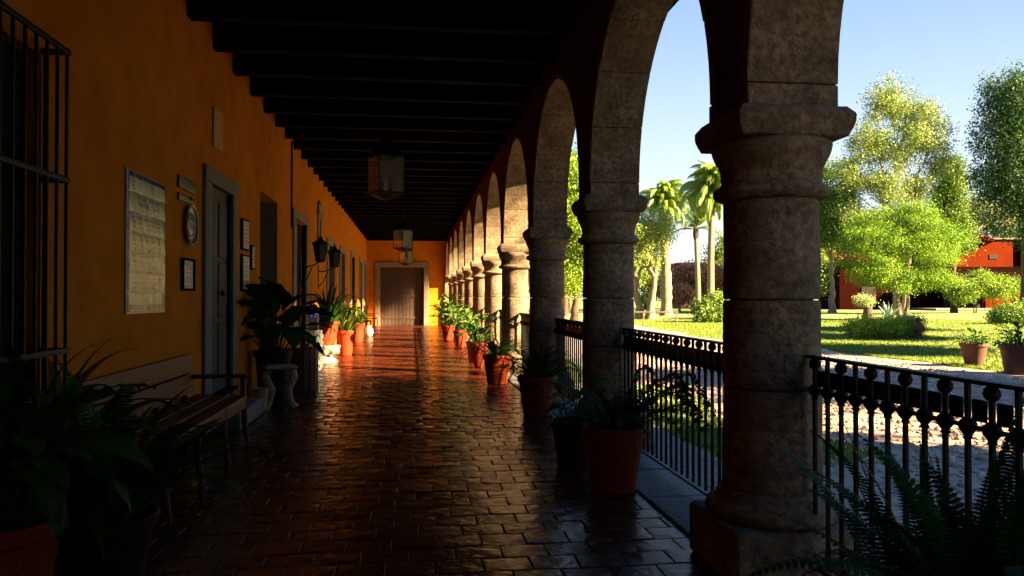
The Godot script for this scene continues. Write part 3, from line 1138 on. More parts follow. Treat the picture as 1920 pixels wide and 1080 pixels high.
func wall_things() -> void:
	window_grille()
	tile_plaque()
	# small dark plaque with two lines
	var p := on_wall("metal_plaque", "small dark two-tier metal plaque above the round plate", "plaque", 6.98, 2.2)
	for q in [[0.055, 0.11], [-0.075, 0.06]]:
		var b := M.new()
		b.box(Vector3(0, q[0], 0.012), Vector3(0.5, q[1], 0.02), 0.005)
		obj("plate", b, mats.dark_plaque, p)
	# round plate hung on the wall
	var r := on_wall("wall_plate", "round grey ceramic plate hung between two plaques", "plate", 7.05, 1.91)
	var disc := M.new()
	disc.lathe([Vector2(0.001, 0.03), Vector2(0.09, 0.03), Vector2(0.11, 0.022), Vector2(0.15, 0.03), Vector2(0.172, 0.045), Vector2(0.178, 0.04), Vector2(0.15, 0.012), Vector2(0.001, 0.004)], 28)
	obj("dish", disc, mats.ceramic_grey, r, Transform3D(Basis.from_euler(Vector3(PI / 2, 0, 0)), Vector3.ZERO))
	var ring := M.new()
	for q in [[0.1, 0.0045], [0.16, 0.004]]:
		var pts := []
		var rr := []
		for k in 29:
			var a := TAU * k / 28.0
			pts.append(Vector3(cos(a) * q[0], sin(a) * q[0], 0.029 if q[0] < 0.12 else 0.04))
			rr.append(q[1])
		ring.tube(pts, rr, 5)
	obj("painted_ring", ring, mats.ceramic_blue, r)
	var motif := M.new()
	motif.box(Vector3(0, 0.005, 0.032), Vector3(0.05, 0.1, 0.008), 0.003)
	motif.box(Vector3(0, 0.035, 0.033), Vector3(0.09, 0.018, 0.008), 0.003)
	obj("motif", motif, mats.ceramic_blue, r)
	var nail := M.new()
	nail.ball(Vector3(0, 0.23, 0.02), Vector3(0.014, 0.014, 0.02), 8)
	obj("nail", nail, mats.iron, r)
	# small framed tile sign
	var sign_ := on_wall("framed_sign", "small white framed notice with dark lines below the round plate", "sign", 7.02, 1.475)
	var fr := M.new()
	for q in [[0, 0.13, 0.36, 0.02], [0, -0.13, 0.36, 0.02], [-0.17, 0, 0.02, 0.24], [0.17, 0, 0.02, 0.24]]:
		fr.box(Vector3(q[0], q[1], 0.015), Vector3(q[2], q[3], 0.03), 0.004)
	obj("frame", fr, mats.dark_timber, sign_)
	var face := M.new()
	face.box(Vector3(0, 0, 0.008), Vector3(0.32, 0.24, 0.012))
	obj("sheet", face, mats.paper, sign_)
	var ln := M.new()
	for q in [[0.03, 0.06, 0.14], [0.03, 0.03, 0.17], [0.03, 0.0, 0.16], [0.0, -0.085, 0.26]]:
		ln.box(Vector3(q[0], q[1], 0.0155), Vector3(q[2], 0.012, 0.003))
	ln.box(Vector3(-0.11, 0.03, 0.0155), Vector3(0.03, 0.09, 0.003))
	obj("print", ln, mats.ceramic_blue, sign_)
	# notices right of the grey door
	for q in [["framed_picture", "narrow framed picture right of the grey door, above the white notice", "picture", 9.3, 2.0, 0.34, 0.36], ["notice", "tall white paper notice right of the grey door, below the framed picture", "notice", 9.31, 1.56, 0.36, 0.42], ["small_notice", "small white notice just beyond the tall one by the grey door", "notice", 9.72, 1.76, 0.16, 0.3]]:
		var n := on_wall(q[0], q[1], q[2], q[3], q[4])
		var bd := M.new()
		bd.box(Vector3(0, 0, 0.016), Vector3(q[5], q[6], 0.028), 0.004)
		obj("board", bd, mats.dark_timber, n)
		var sh := M.new()
		sh.box(Vector3(0, 0, 0.0315), Vector3(q[5] - 0.04, q[6] - 0.04, 0.006), 0.001)
		obj("sheet", sh, mats.paper, n)
		var tx := M.new()
		for k in 5:
			tx.box(Vector3(rng.randf_range(-0.02, 0.02), q[6] * (0.3 - 0.13 * k), 0.036), Vector3(q[5] * rng.randf_range(0.45, 0.68), 0.01, 0.003))
		obj("print", tx, mats.dark_plaque, n)
	# faint ochre tile above the grey door
	var oc := on_wall("ochre_tile", "faint ochre rectangular tile high above the grey door", "tile", 8.05, 2.96)
	var om := M.new()
	om.box(Vector3(0, 0, 0.012), Vector3(0.36, 0.4, 0.024), 0.01)
	obj("panel", om, mat("ochre", Color(0.4, 0.21, 0.04), 0.6), oc)
	# conduit down the wall
	var c := M.new()
	c.box(Vector3(WALL_X + 0.014, 3.1, -12.85), Vector3(0.026, 1.4, 0.03), 0.005)
	var co := obj("conduit", c, mats.dark_timber)
	tag(co, "thin dark conduit running down the orange wall beside a pale door frame", "conduit")
	# plaster cartouche with a small niche
	var ca := on_wall("cartouche", "pale plaster cartouche with a dark niche high between doors", "ornament", 16.6, 2.75)
	var cb := M.new()
	cb.box(Vector3(0, 0.05, 0.02), Vector3(0.5, 0.62, 0.04), 0.015)
	cb.ball(Vector3(0, 0.42, 0.02), Vector3(0.2, 0.13, 0.05), 12)
	cb.ball(Vector3(-0.26, 0.28, 0.02), Vector3(0.07, 0.09, 0.05), 10)
	cb.ball(Vector3(0.26, 0.28, 0.02), Vector3(0.07, 0.09, 0.05), 10)
	obj("relief", cb, mats.pale_stone, ca)
	var nb := M.new()
	nb.box(Vector3(0, 0.0, 0.042), Vector3(0.2, 0.34, 0.008), 0.002)
	obj("niche", nb, mats.void, ca)
	# carriage lanterns on brackets
	for k in 2:
		var l := on_wall("wall_lantern", ["black carriage lantern on a wall bracket, nearer of two", "black carriage lantern on a wall bracket, farther of two"][k], "lantern", [13.95, 16.5][k] + 0.9 * 0.0, 2.1, "wall lanterns")
		var at := Vector3(0, 0, 0.34)
		var arm := M.new()
		arm.tube([Vector3(0, -0.28, 0.0), Vector3(0, -0.3, 0.1), Vector3(0, -0.25, 0.25), at + Vector3(0, -0.2, 0)], [0.014, 0.013, 0.012, 0.012], 6)
		arm.tube([Vector3(0, -0.62, 0.0), Vector3(0, -0.5, 0.12), Vector3(0, -0.3, 0.2)], [0.01, 0.01, 0.01], 6)
		arm.box(Vector3(0, -0.4, 0.008), Vector3(0.06, 0.5, 0.016), 0.004)
		obj("bracket", arm, mats.iron, l)
		var cap := M.new()
		cap.lathe([Vector2(0.001, 0.28), Vector2(0.018, 0.275), Vector2(0.012, 0.24), Vector2(0.05, 0.22), Vector2(0.05, 0.19), Vector2(0.165, 0.12), Vector2(0.17, 0.105), Vector2(0.1, 0.1)], 6, at)
		obj("cap", cap, mats.iron, l)
		var fm := M.new()
		for s in 6:
			var a := TAU * s / 6.0
			fm.tube([at + Vector3(cos(a) * 0.135, 0.11, sin(a) * 0.135), at + Vector3(cos(a) * 0.085, -0.18, sin(a) * 0.085)], [0.007, 0.007], 4)
		fm.lathe([Vector2(0.001, -0.22), Vector2(0.05, -0.215), Vector2(0.1, -0.19), Vector2(0.1, -0.175), Vector2(0.001, -0.174)], 6, at)
		var cage := obj("frame", fm, mats.iron, l)
		for s in 6:
			var a := TAU * (s + 0.5) / 6.0
			var g := M.new()
			var t := Vector3(-sin(a), 0, cos(a))
			var d := Vector3(cos(a), 0, sin(a))
			g.quad(at + d * 0.112 - t * 0.06 + Vector3(0, 0.1, 0), at + d * 0.112 + t * 0.06 + Vector3(0, 0.1, 0), at + d * 0.07 + t * 0.036 + Vector3(0, -0.17, 0), at + d * 0.07 - t * 0.036 + Vector3(0, -0.17, 0))
			obj("pane", g, mats.frosted, cage)


func window_grille() -> void:
	var g := on_wall("window_grille", "tall iron window grille at the left edge of the picture", "grille", 3.56, 0.0)
	for k in 15:
		var b := M.new()
		b.box(Vector3(-0.78 + k * 0.112, 1.5, 0.13), Vector3(0.016, 2.2, 0.016), 0.003)
		obj("bar", b, mats.iron, g)
	for k in 2:
		var b := M.new()
		b.box(Vector3(0.79, 1.5, 0.02 + 0.06 * k), Vector3(0.014, 2.2, 0.014), 0.003)
		obj("side_bar", b, mats.iron, g)
	for y in [0.42, 1.0, 1.9, 2.58]:
		var c := M.new()
		c.box(Vector3(0, y, 0.13), Vector3(1.62, 0.03, 0.024), 0.004)
		c.box(Vector3(0.8, y, 0.055), Vector3(0.022, 0.03, 0.124), 0.004)
		c.box(Vector3(-0.8, y, 0.055), Vector3(0.022, 0.03, 0.124), 0.004)
		obj("crossbar", c, mats.iron, g)


# the glazed tile panel: its print is brushed lines too small to be read
func tile_plaque() -> void:
	var w := 384
	var h := 480
	var im := Image.create(w, h, false, Image.FORMAT_RGB8)
	var r := RandomNumberGenerator.new()
	r.seed = 21
	im.fill(Color(0.80, 0.77, 0.66))
	for k in 500:
		var c := Color(0.80, 0.77, 0.66).lerp([Color(0.70, 0.66, 0.55), Color(0.86, 0.84, 0.76)][k % 2], r.randf() * 0.5)
		im.fill_rect(Rect2i(r.randi() % w, r.randi() % h, 4 + r.randi() % 16, 3 + r.randi() % 9), c)
	var ink := Color(0.16, 0.15, 0.22)
	var y := 74
	var row := 0
	while y < 420:
		var big := row < 2
		var hh := 15 if big else 9
		var x := 72 if big else 40 + r.randi() % 14
		var right := 316 if big else 344 - r.randi() % 40
		while x < right:
			var word := 3 + r.randi() % 6
			for g in word:
				var gw := 7 if big else 5
				if x + gw > right:
					break
				im.fill_rect(Rect2i(x, y + r.randi() % 3, 2, hh - r.randi() % 4), ink)
				if r.randf() < 0.6:
					im.fill_rect(Rect2i(x, y + r.randi() % hh, gw - 2, 2), ink)
				if r.randf() < 0.5:
					im.fill_rect(Rect2i(x + gw - 3, y + r.randi() % 4, 2, hh - 3), ink)
				x += gw
			x += 7
		y += 27 if big else 19
		row += 1
	var blue := Color(0.22, 0.19, 0.34)
	im.fill_rect(Rect2i(0, 0, w, 16), blue)
	im.fill_rect(Rect2i(0, h - 24, w, 20), blue)
	im.fill_rect(Rect2i(0, 0, 9, h), blue)
	im.fill_rect(Rect2i(w - 9, 0, 9, h), blue)
	for k in 26:
		im.fill_rect(Rect2i(k * 15, h - 20, 7, 11), Color(0.62, 0.58, 0.6))
		im.fill_rect(Rect2i(k * 15 + 3, 4, 6, 7), Color(0.5, 0.48, 0.55))
	var m := StandardMaterial3D.new()
	m.resource_name = "glazed_print"
	m.albedo_texture = ImageTexture.create_from_image(im)
	m.albedo_color = srgb(Color(0.75, 0.71, 0.62))
	m.roughness = 0.2
	m.metallic_specular = 0.6
	var p := on_wall("tile_plaque", "large glazed tile plaque of fine print with a blue border", "plaque", 5.97, 1.665)
	var bk := M.new()
	bk.box(Vector3(0, 0, 0.008), Vector3(0.83, 1.01, 0.016), 0.004)
	obj("backing", bk, mats.ceramic_white, p)
	var nx := 6
	var ny := 7
	var sx := 0.8 / nx
	var sy := 0.98 / ny
	for ty in ny:
		for tx in nx:
			var t := M.new()
			var hx := sx * 0.5 - 0.0018
			var hy := sy * 0.5 - 0.0018
			var e := 0.004
			var q := [Vector3(-hx + e, hy - e, 0.009), Vector3(hx - e, hy - e, 0.009), Vector3(hx - e, -hy + e, 0.009), Vector3(-hx + e, -hy + e, 0.009)]
			var o := [Vector3(-hx, hy, 0.002), Vector3(hx, hy, 0.002), Vector3(hx, -hy, 0.002), Vector3(-hx, -hy, 0.002)]
			var us := [Vector2(tx, ty), Vector2(tx + 1, ty), Vector2(tx + 1, ty + 1), Vector2(tx, ty + 1)]
			var ids := []
			for k in 4:
				ids.append(t.add(q[k], Vector2(us[k].x / nx, us[k].y / ny)))
			t.tri(ids[0], ids[1], ids[2])
			t.tri(ids[0], ids[2], ids[3])
			for k in 4:
				var k2 := (k + 1) % 4
				var a := t.add(o[k], Vector2(us[k].x / nx, us[k].y / ny))
				var b := t.add(o[k2], Vector2(us[k2].x / nx, us[k2].y / ny))
				t.tri(ids[k], a, b)
				t.tri(ids[k], b, ids[k2])
			obj("tile", t, m, p, Transform3D(Basis.from_euler(Vector3(r.randfn() * 0.02, r.randfn() * 0.02, 0)), Vector3((tx - nx * 0.5 + 0.5) * sx, (ny * 0.5 - 0.5 - ty) * sy, 0.012)))


func lanterns() -> void:
	var at := [Vector3(-0.36, 2.72, -10.9), Vector3(-0.24, 2.62, -21.6), Vector3(-0.22, 2.62, -31.5)]
	for k in 3:
		var l := thing("hanging_lantern", ["square glass lantern hanging nearest, under the dark beams", "second glass lantern hanging in mid corridor", "small farthest lantern hanging in front of the end wall door"][k], "lantern", at[k], 0.5 + 0.25 * k, "ceiling lanterns")
		var w := 0.185
		var h := 0.5
		var f := M.new()
		for sx in [-1, 1]:
			for sz in [-1, 1]:
				f.box(Vector3(sx * w, h * 0.5, sz * w), Vector3(0.018, h, 0.018), 0.003)
		for y in [0.0, h]:
			for s in [-1, 1]:
				f.box(Vector3(s * w, y, 0), Vector3(0.022, 0.022, w * 2 + 0.02), 0.003)
				f.box(Vector3(0, y + 0.002, s * w), Vector3(w * 2 - 0.02, 0.02, 0.022), 0.003)
		var cage := obj("frame", f, mats.iron, l)
		var c := M.new()
		c.lathe([Vector2(w * 1.5, h + 0.01), Vector2(w * 1.52, h + 0.025), Vector2(w * 0.6, h + 0.17), Vector2(w * 0.5, h + 0.22), Vector2(w * 0.55, h + 0.24), Vector2(0.01, h + 0.3)], 4)
		obj("cap", c, mats.iron, l, Transform3D(Basis.from_euler(Vector3(0, PI / 4, 0)), Vector3.ZERO))
		var b := M.new()
		b.lathe([Vector2(w * 1.3, -0.012), Vector2(w * 0.7, -0.07), Vector2(0.02, -0.1), Vector2(0.001, -0.13)], 4)
		obj("base", b, mats.iron, l, Transform3D(Basis.from_euler(Vector3(0, PI / 4, 0)), Vector3.ZERO))
		for s in 4:
			var g := M.new()
			g.quad(Vector3(-w + 0.01, h - 0.01, w), Vector3(w - 0.01, h - 0.01, w), Vector3(w - 0.01, 0.01, w), Vector3(-w + 0.01, 0.01, w))
			obj("pane", g, mats.frosted if s == 1 else mats.glass, cage, Transform3D(Basis.from_euler(Vector3(0, s * PI / 2, 0)), Vector3.ZERO))
		var cd := M.new()
		cd.lathe([Vector2(0.001, 0.0), Vector2(0.03, 0.0), Vector2(0.026, 0.2), Vector2(0.001, 0.21)], 8)
		obj("candle_tube", cd, mats.ceramic_white, l)
		var ch := M.new()
		for q in 7:
			ch.ball(Vector3(0, h + 0.33 + q * 0.062, 0), Vector3(0.009 if q % 2 else 0.018, 0.036, 0.018 if q % 2 else 0.009), 6)
		obj("chain", ch, mats.iron, l)


func bench() -> void:
	var b := thing("bench", "long brown wooden bench with a high back against the orange wall", "bench", Vector3(WALL_X, 0, 0))
	var z0 := -3.9
	var z1 := -6.95
	var mid := (z0 + z1) * 0.5
	var l := z0 - z1
	for k in 3:
		var s := M.new()
		s.box(Vector3(0.17 + k * 0.145, 0.43 - 0.006 * k, mid), Vector3(0.138, 0.03, l), 0.006)
		obj("seat_board", s, mats.bench_timber, b)
	var fr := M.new()
	fr.box(Vector3(0.52, 0.375, mid), Vector3(0.025, 0.09, l - 0.04), 0.005)
	obj("apron", fr, mats.bench_timber, b)
	for k in 2:
		var p := M.new()
		p.box(Vector3(0.075 - 0.02 * k, 0.55 + 0.165 * k, mid), Vector3(0.028, 0.155, l), 0.006, Basis.from_euler(Vector3(0, 0, 0.1)))
		obj("back_board", p, mats.bench_timber, b)
	for k in 5:
		var z := z0 - 0.06 - k * (l - 0.12) / 4.0
		var g := M.new()
		g.tube([Vector3(0.51, 0.42, z), Vector3(0.52, 0.2, z), Vector3(0.55, 0.0, z)], [0.028, 0.025, 0.022], 8)
		obj("leg", g, mats.bench_timber, b)
		var h := M.new()
		h.box(Vector3(0.026, 0.38, z), Vector3(0.045, 0.76, 0.05), 0.006)
		obj("post", h, mats.bench_timber, b)
	for z in [z0 - 0.03, z1 + 0.03]:
		var a := M.new()
		a.box(Vector3(0.29, 0.6, z), Vector3(0.5, 0.035, 0.06), 0.01)
		a.box(Vector3(0.5, 0.5, z), Vector3(0.04, 0.17, 0.045), 0.008)
		obj("armrest", a, mats.bench_timber, b)


# ---------------------------------------------------------------- potted plants
func pot_shape(r: float, h: float, foot := 0.66) -> ArrayMesh:
	var m := M.new()
	m.lathe([Vector2(0.001, 0.0), Vector2(r * foot, 0.0), Vector2(r * (foot + 0.03), 0.012), Vector2(r * 0.84, h * 0.5), Vector2(r * 0.94, h * 0.84), Vector2(r * 0.99, h * 0.85), Vector2(r * 1.03, h * 0.87), Vector2(r * 1.04, h * 0.98), Vector2(r * 1.02, h), Vector2(r * 0.95, h), Vector2(r * 0.9, h * 0.9), Vector2(r * 0.88, h * 0.8)], 30)
	return m.done()


func potted(called: String, label: String, category: String, at: Vector3, r: float, h: float, material: String, meshes: Array, leaf_material: String, count: int, reach: float, seed_: int, piece := "leaf", group := "potted plants along the corridor", foot := 0.66, face := 99.0) -> Node3D:
	var q := RandomNumberGenerator.new()
	q.seed = seed_
	var t := thing(called, label, category, at, q.randf() * TAU, group)
	var vessel := obj("pot", pot_shape(r, h, foot), mats[material], t)
	var s := M.new()
	s.lathe([Vector2(r * 0.9, h * 0.86), Vector2(r * 0.5, h * 0.89), Vector2(0.001, h * 0.9)], 16)
	obj("soil", s, mats.soil, vessel)
	for k in count:
		var a := TAU * k * 0.381966 + q.randf() * 0.5
		if face < 90.0:
			a = face - t.rotation.y + q.randfn() * 0.9
		var out := sqrt((k + 0.5) / count)
		var tilt := lerpf(-0.75, 0.12, out) + q.randf_range(-0.15, 0.15)
		var d := Vector3(sin(a), 0, cos(a)) * r * 0.55 * out
		obj(piece, meshes[q.randi() % meshes.size()], mats[leaf_material], t, Transform3D(Basis.from_euler(Vector3(tilt, a, q.randfn() * 0.16), EULER_ORDER_YXZ).scaled(Vector3.ONE * reach * q.randf_range(0.7, 1.15)), d + Vector3(0, h * 0.87, 0)))
	return t


func pots() -> void:
	var straps := [strap(1.0, 0.045, 1.0, 1.7), strap(0.9, 0.05, 1.2, 1.3), strap(1.05, 0.04, 0.9, 2.3), strap(0.8, 0.045, 1.1, 2.0)]
	var arching := [frond(1.1, 0.08, 1.1, 2.7, 52, 0.014), frond(1.0, 0.075, 0.9, 2.4, 48, 0.014), frond(1.2, 0.07, 1.25, 2.9, 54, 0.014), strap(0.9, 0.03, 1.1, 2.6)]
	var ferns := [frond(1.0, 0.09, 1.0, 1.5, 48, 0.016), frond(0.9, 0.1, 1.15, 1.0, 44, 0.016), frond(1.1, 0.085, 0.9, 2.1, 50, 0.016)]
	var broads := [broad(0.5, 0.5, 0.28, 1.25, 1.2), broad(0.42, 0.46, 0.27, 1.1, 1.6), broad(0.55, 0.42, 0.25, 1.35, 0.9), broad(0.34, 0.5, 0.29, 1.0, 1.4)]
	var lily := [broad(0.45, 0.44, 0.13, 1.15, 1.5), broad(0.5, 0.4, 0.12, 1.3, 1.1), broad(0.38, 0.46, 0.13, 0.95, 1.9)]
	var small := [broad(0.22, 0.2, 0.09, 1.1, 1.0), broad(0.3, 0.18, 0.08, 1.3, 0.8), broad(0.4, 0.2, 0.08, 1.4, 1.1), broad(0.5, 0.19, 0.08, 1.45, 0.9)]
	# left side, near to far
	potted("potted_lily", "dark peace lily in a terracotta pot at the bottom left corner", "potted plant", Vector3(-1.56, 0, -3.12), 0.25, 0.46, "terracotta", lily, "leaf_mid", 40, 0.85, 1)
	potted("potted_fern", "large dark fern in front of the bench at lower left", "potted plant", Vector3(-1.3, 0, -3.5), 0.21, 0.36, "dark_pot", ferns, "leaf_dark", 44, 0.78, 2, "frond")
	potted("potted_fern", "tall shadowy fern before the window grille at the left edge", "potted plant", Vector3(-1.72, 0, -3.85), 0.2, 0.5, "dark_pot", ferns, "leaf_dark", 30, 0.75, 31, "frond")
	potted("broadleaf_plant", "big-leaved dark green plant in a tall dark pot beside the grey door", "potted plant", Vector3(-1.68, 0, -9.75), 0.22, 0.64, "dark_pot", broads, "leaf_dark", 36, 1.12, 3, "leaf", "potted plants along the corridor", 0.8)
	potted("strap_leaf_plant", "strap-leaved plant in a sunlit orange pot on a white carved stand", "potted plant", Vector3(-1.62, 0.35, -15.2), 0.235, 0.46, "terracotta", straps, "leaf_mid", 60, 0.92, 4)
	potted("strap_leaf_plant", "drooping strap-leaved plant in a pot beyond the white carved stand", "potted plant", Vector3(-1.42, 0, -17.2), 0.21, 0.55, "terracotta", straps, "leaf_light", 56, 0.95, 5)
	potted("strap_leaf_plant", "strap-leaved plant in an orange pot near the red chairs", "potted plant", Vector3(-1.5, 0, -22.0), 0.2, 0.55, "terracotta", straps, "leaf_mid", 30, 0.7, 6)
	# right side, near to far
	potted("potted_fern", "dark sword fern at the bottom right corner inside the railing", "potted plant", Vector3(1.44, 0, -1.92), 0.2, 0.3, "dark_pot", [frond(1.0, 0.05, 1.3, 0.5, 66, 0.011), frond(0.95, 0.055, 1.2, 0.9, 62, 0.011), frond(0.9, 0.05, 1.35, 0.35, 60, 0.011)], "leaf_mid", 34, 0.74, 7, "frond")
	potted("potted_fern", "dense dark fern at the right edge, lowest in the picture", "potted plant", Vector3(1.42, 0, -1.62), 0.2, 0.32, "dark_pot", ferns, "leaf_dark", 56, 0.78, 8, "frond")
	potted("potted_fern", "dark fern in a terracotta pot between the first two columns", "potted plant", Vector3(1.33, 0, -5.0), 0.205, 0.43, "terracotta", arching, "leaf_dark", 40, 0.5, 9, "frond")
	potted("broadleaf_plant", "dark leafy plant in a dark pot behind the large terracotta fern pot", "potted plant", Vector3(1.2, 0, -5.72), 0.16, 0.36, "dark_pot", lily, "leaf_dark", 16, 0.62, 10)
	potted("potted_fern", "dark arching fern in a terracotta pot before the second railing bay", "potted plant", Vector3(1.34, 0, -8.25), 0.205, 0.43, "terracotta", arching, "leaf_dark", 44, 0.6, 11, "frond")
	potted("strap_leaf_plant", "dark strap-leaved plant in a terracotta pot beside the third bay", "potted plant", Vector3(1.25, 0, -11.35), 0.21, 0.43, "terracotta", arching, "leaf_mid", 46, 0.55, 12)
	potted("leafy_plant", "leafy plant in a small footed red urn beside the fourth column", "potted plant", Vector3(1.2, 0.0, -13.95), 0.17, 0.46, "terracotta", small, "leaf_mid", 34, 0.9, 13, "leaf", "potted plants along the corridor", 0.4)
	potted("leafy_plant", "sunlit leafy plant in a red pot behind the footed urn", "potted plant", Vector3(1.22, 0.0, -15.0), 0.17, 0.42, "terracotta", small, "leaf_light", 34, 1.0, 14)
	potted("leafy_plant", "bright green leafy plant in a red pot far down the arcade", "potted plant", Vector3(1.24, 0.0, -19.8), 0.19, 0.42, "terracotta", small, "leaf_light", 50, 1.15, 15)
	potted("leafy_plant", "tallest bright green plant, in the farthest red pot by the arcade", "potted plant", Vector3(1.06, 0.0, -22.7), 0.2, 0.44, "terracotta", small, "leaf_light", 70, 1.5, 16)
	# long stems with tiny leaves that lean out to the railing from the first bay's pot
	var v := thing("trailing_vine", "thin arching stems with tiny leaves reaching to the railing from the terracotta pot", "vine", Vector3(1.38, 0.4, -5.0))
	for k in 10:
		var m := M.new()
		var pts := []
		var rr := []
		var q := RandomNumberGenerator.new()
		q.seed = 60 + k
		var dir := Vector3(0.35 + 0.12 * q.randf(), 0, q.randf_range(0.15, 0.8)).normalized()
		if k > 7:
			dir = Vector3(0.5, 0, -0.5)
		var reach := q.randf_range(0.6, 1.25)
		var high := q.randf_range(0.2, 0.48)
		for s in 11:
			var t := s / 10.0
			pts.append(Vector3(minf(dir.x * reach * t, 0.33), high * sin(PI * pow(t, 0.8) * 0.8) - 0.05, dir.z * reach * t))
			rr.append(0.006 - 0.003 * t)
		m.tube(pts, rr, 4)
		for s in 110:
			var t := q.randf_range(0.12, 1.0) * 9.9
			var a: Vector3 = pts[int(t)].lerp(pts[int(t) + 1], fposmod(t, 1.0))
			var x := Vector3(q.randfn(), q.randfn() + 0.2, q.randfn()).normalized()
			var y := x.cross(Vector3(q.randfn(), q.randfn(), q.randfn())).normalized()
			m.quad(a, a + x * 0.014 + y * 0.008, a + x * 0.032, a + x * 0.014 - y * 0.008)
		obj("stem", m, mats.leaf_dark, v)
	# stands and vessels on the left
	var st := thing("carved_stand", "white carved stone stand under the sunlit orange pot", "stand", Vector3(-1.62, 0, -15.2))
	var sm := M.new()
	sm.lathe([Vector2(0.001, 0.0), Vector2(0.2, 0.0), Vector2(0.22, 0.03), Vector2(0.19, 0.07), Vector2(0.12, 0.12), Vector2(0.11, 0.16)], 14)
	obj("foot", sm, mats.white_stone, st)
	sm = M.new()
	sm.lathe([Vector2(0.11, 0.155), Vector2(0.14, 0.2), Vector2(0.22, 0.25), Vector2(0.26, 0.3), Vector2(0.27, 0.335), Vector2(0.25, 0.348), Vector2(0.001, 0.349)], 14)
	obj("bowl", sm, mats.white_stone, st)
	for k in 8:
		var a := TAU * k / 8.0
		sm = M.new()
		sm.ball(Vector3(cos(a) * 0.2, 0.235, sin(a) * 0.2), Vector3(0.055, 0.06, 0.055), 8)
		obj("scroll", sm, mats.white_stone, st)
	var cs := thing("stone_stool", "pale curved stone stool standing before the big-leaved plant", "stool", Vector3(-1.5, 0, -9.15), 0.35)
	var tp := M.new()
	tp.box(Vector3(0, 0.475, 0), Vector3(0.36, 0.05, 0.28), 0.018)
	obj("top", tp, mats.white_stone, cs)
	for s in [-1, 1]:
		var lg := M.new()
		lg.tube([Vector3(s * 0.13, 0.46, 0.0), Vector3(s * 0.16, 0.36, 0.02), Vector3(s * 0.09, 0.22, 0.0), Vector3(s * 0.12, 0.08, 0.0), Vector3(s * 0.17, 0.0, 0.02)], [0.05, 0.045, 0.05, 0.04, 0.05], 10)
		obj("leg", lg, mats.white_stone, cs)
	var cup := thing("clay_beaker", "small pale clay beaker on the floor at the end of the bench", "pot", Vector3(-1.68, 0, -8.98))
	var cm := M.new()
	cm.lathe([Vector2(0.001, 0.0), Vector2(0.058, 0.0), Vector2(0.065, 0.03), Vector2(0.075, 0.14), Vector2(0.086, 0.25), Vector2(0.088, 0.262), Vector2(0.08, 0.262), Vector2(0.07, 0.16), Vector2(0.001, 0.1)], 20)
	obj("vessel", cm, mat("buff_clay", Color(0.36, 0.2, 0.11), 0.45), cup)
	var br := thing("barrel_planter", "brown slatted wooden barrel behind the big-leaved plant", "planter", Vector3(-1.5, 0, -11.0))
	var inn := M.new()
	inn.lathe([Vector2(0.001, 0.02), Vector2(0.19, 0.02), Vector2(0.2, 0.3), Vector2(0.19, 0.52), Vector2(0.001, 0.52)], 18)
	obj("core", inn, mats.soil, br)
	for k in 16:
		var a := TAU * k / 16.0
		var sl := M.new()
		sl.box(Vector3(0, 0.285, 0.205), Vector3(0.072, 0.57, 0.02), 0.006)
		obj("slat", sl, mats.red_timber, br, Transform3D(Basis.from_euler(Vector3(0, a, 0)), Vector3.ZERO))
	# blue and white crock with a little lit device on it
	var cr := thing("patterned_crock", "tall blue and white zigzag ceramic crock beside the strap-leaved plant", "crock", Vector3(-1.66, 0, -13.55))
	var kr := M.new()
	kr.lathe([Vector2(0.001, 0.0), Vector2(0.12, 0.0), Vector2(0.14, 0.05), Vector2(0.15, 0.35), Vector2(0.14, 0.66), Vector2(0.15, 0.7), Vector2(0.13, 0.71), Vector2(0.001, 0.7)], 20)
	obj("body", kr, mats.plastic_grey, cr)
	for row in 5:
		var zz := M.new()
		var pts := []
		var rr := []
		for k in 33:
			var a := TAU * k / 32.0
			pts.append(Vector3(cos(a) * 0.151, 0.1 + row * 0.125 + (0.035 if k % 4 < 2 else -0.035), sin(a) * 0.151))
			rr.append(0.011)
		zz.tube(pts, rr, 4)
		obj("zigzag", zz, mats.ceramic_white, cr)
	var dv := thing("lit_device", "small dark device with two blue lights above the crock", "device", Vector3(-1.66, 0.71, -13.55))
	var db := M.new()
	db.box(Vector3(0, 0.14, 0), Vector3(0.16, 0.28, 0.14), 0.012)
	obj("case", db, mats.iron, dv)
	for k in 2:
		var lp := M.new()
		lp.ball(Vector3(-0.03 + k * 0.06, 0.24, 0.072), Vector3(0.014, 0.014, 0.008), 8)
		obj("lamp", lp, mats.blue_lamp, dv)
		var ol := OmniLight3D.new()
		ol.name = "blue_glow_%d" % k
		ol.light_color = Color(0.2, 0.2, 1.0)
		ol.light_energy = 0.00004
		ol.light_size = 0.014
		ol.omni_range = 60.0
		ol.omni_attenuation = 2.0
		ol.shadow_enabled = true
		ol.position = Vector3(-0.03 + k * 0.06, 0.24, 0.09)
		dv.add_child(ol)
	# red chairs near the far end
	var c := thing("wooden_chair", "red wooden chair against the wall, nearer of two", "chair", Vector3(-1.6, 0, -27.2), PI / 2, "red chairs by the far wall")
	for sx in [-1, 1]:
		var fl := M.new()
		fl.box(Vector3(sx * 0.22, 0.22, 0.2), Vector3(0.045, 0.44, 0.045), 0.006)
		obj("leg", fl, mats.red_timber, c)
		var bl := M.new()
		bl.box(Vector3(sx * 0.22, 0.47, -0.21), Vector3(0.045, 0.94, 0.045), 0.006)
		obj("leg", bl, mats.red_timber, c)
		var ar := M.new()
		ar.box(Vector3(sx * 0.25, 0.64, 0.0), Vector3(0.05, 0.03, 0.5), 0.008)
		obj("armrest", ar, mats.red_timber, c)
	var se := M.new()
	se.box(Vector3(0, 0.45, 0), Vector3(0.5, 0.04, 0.46), 0.01)
	obj("seat", se, mats.red_timber, c)
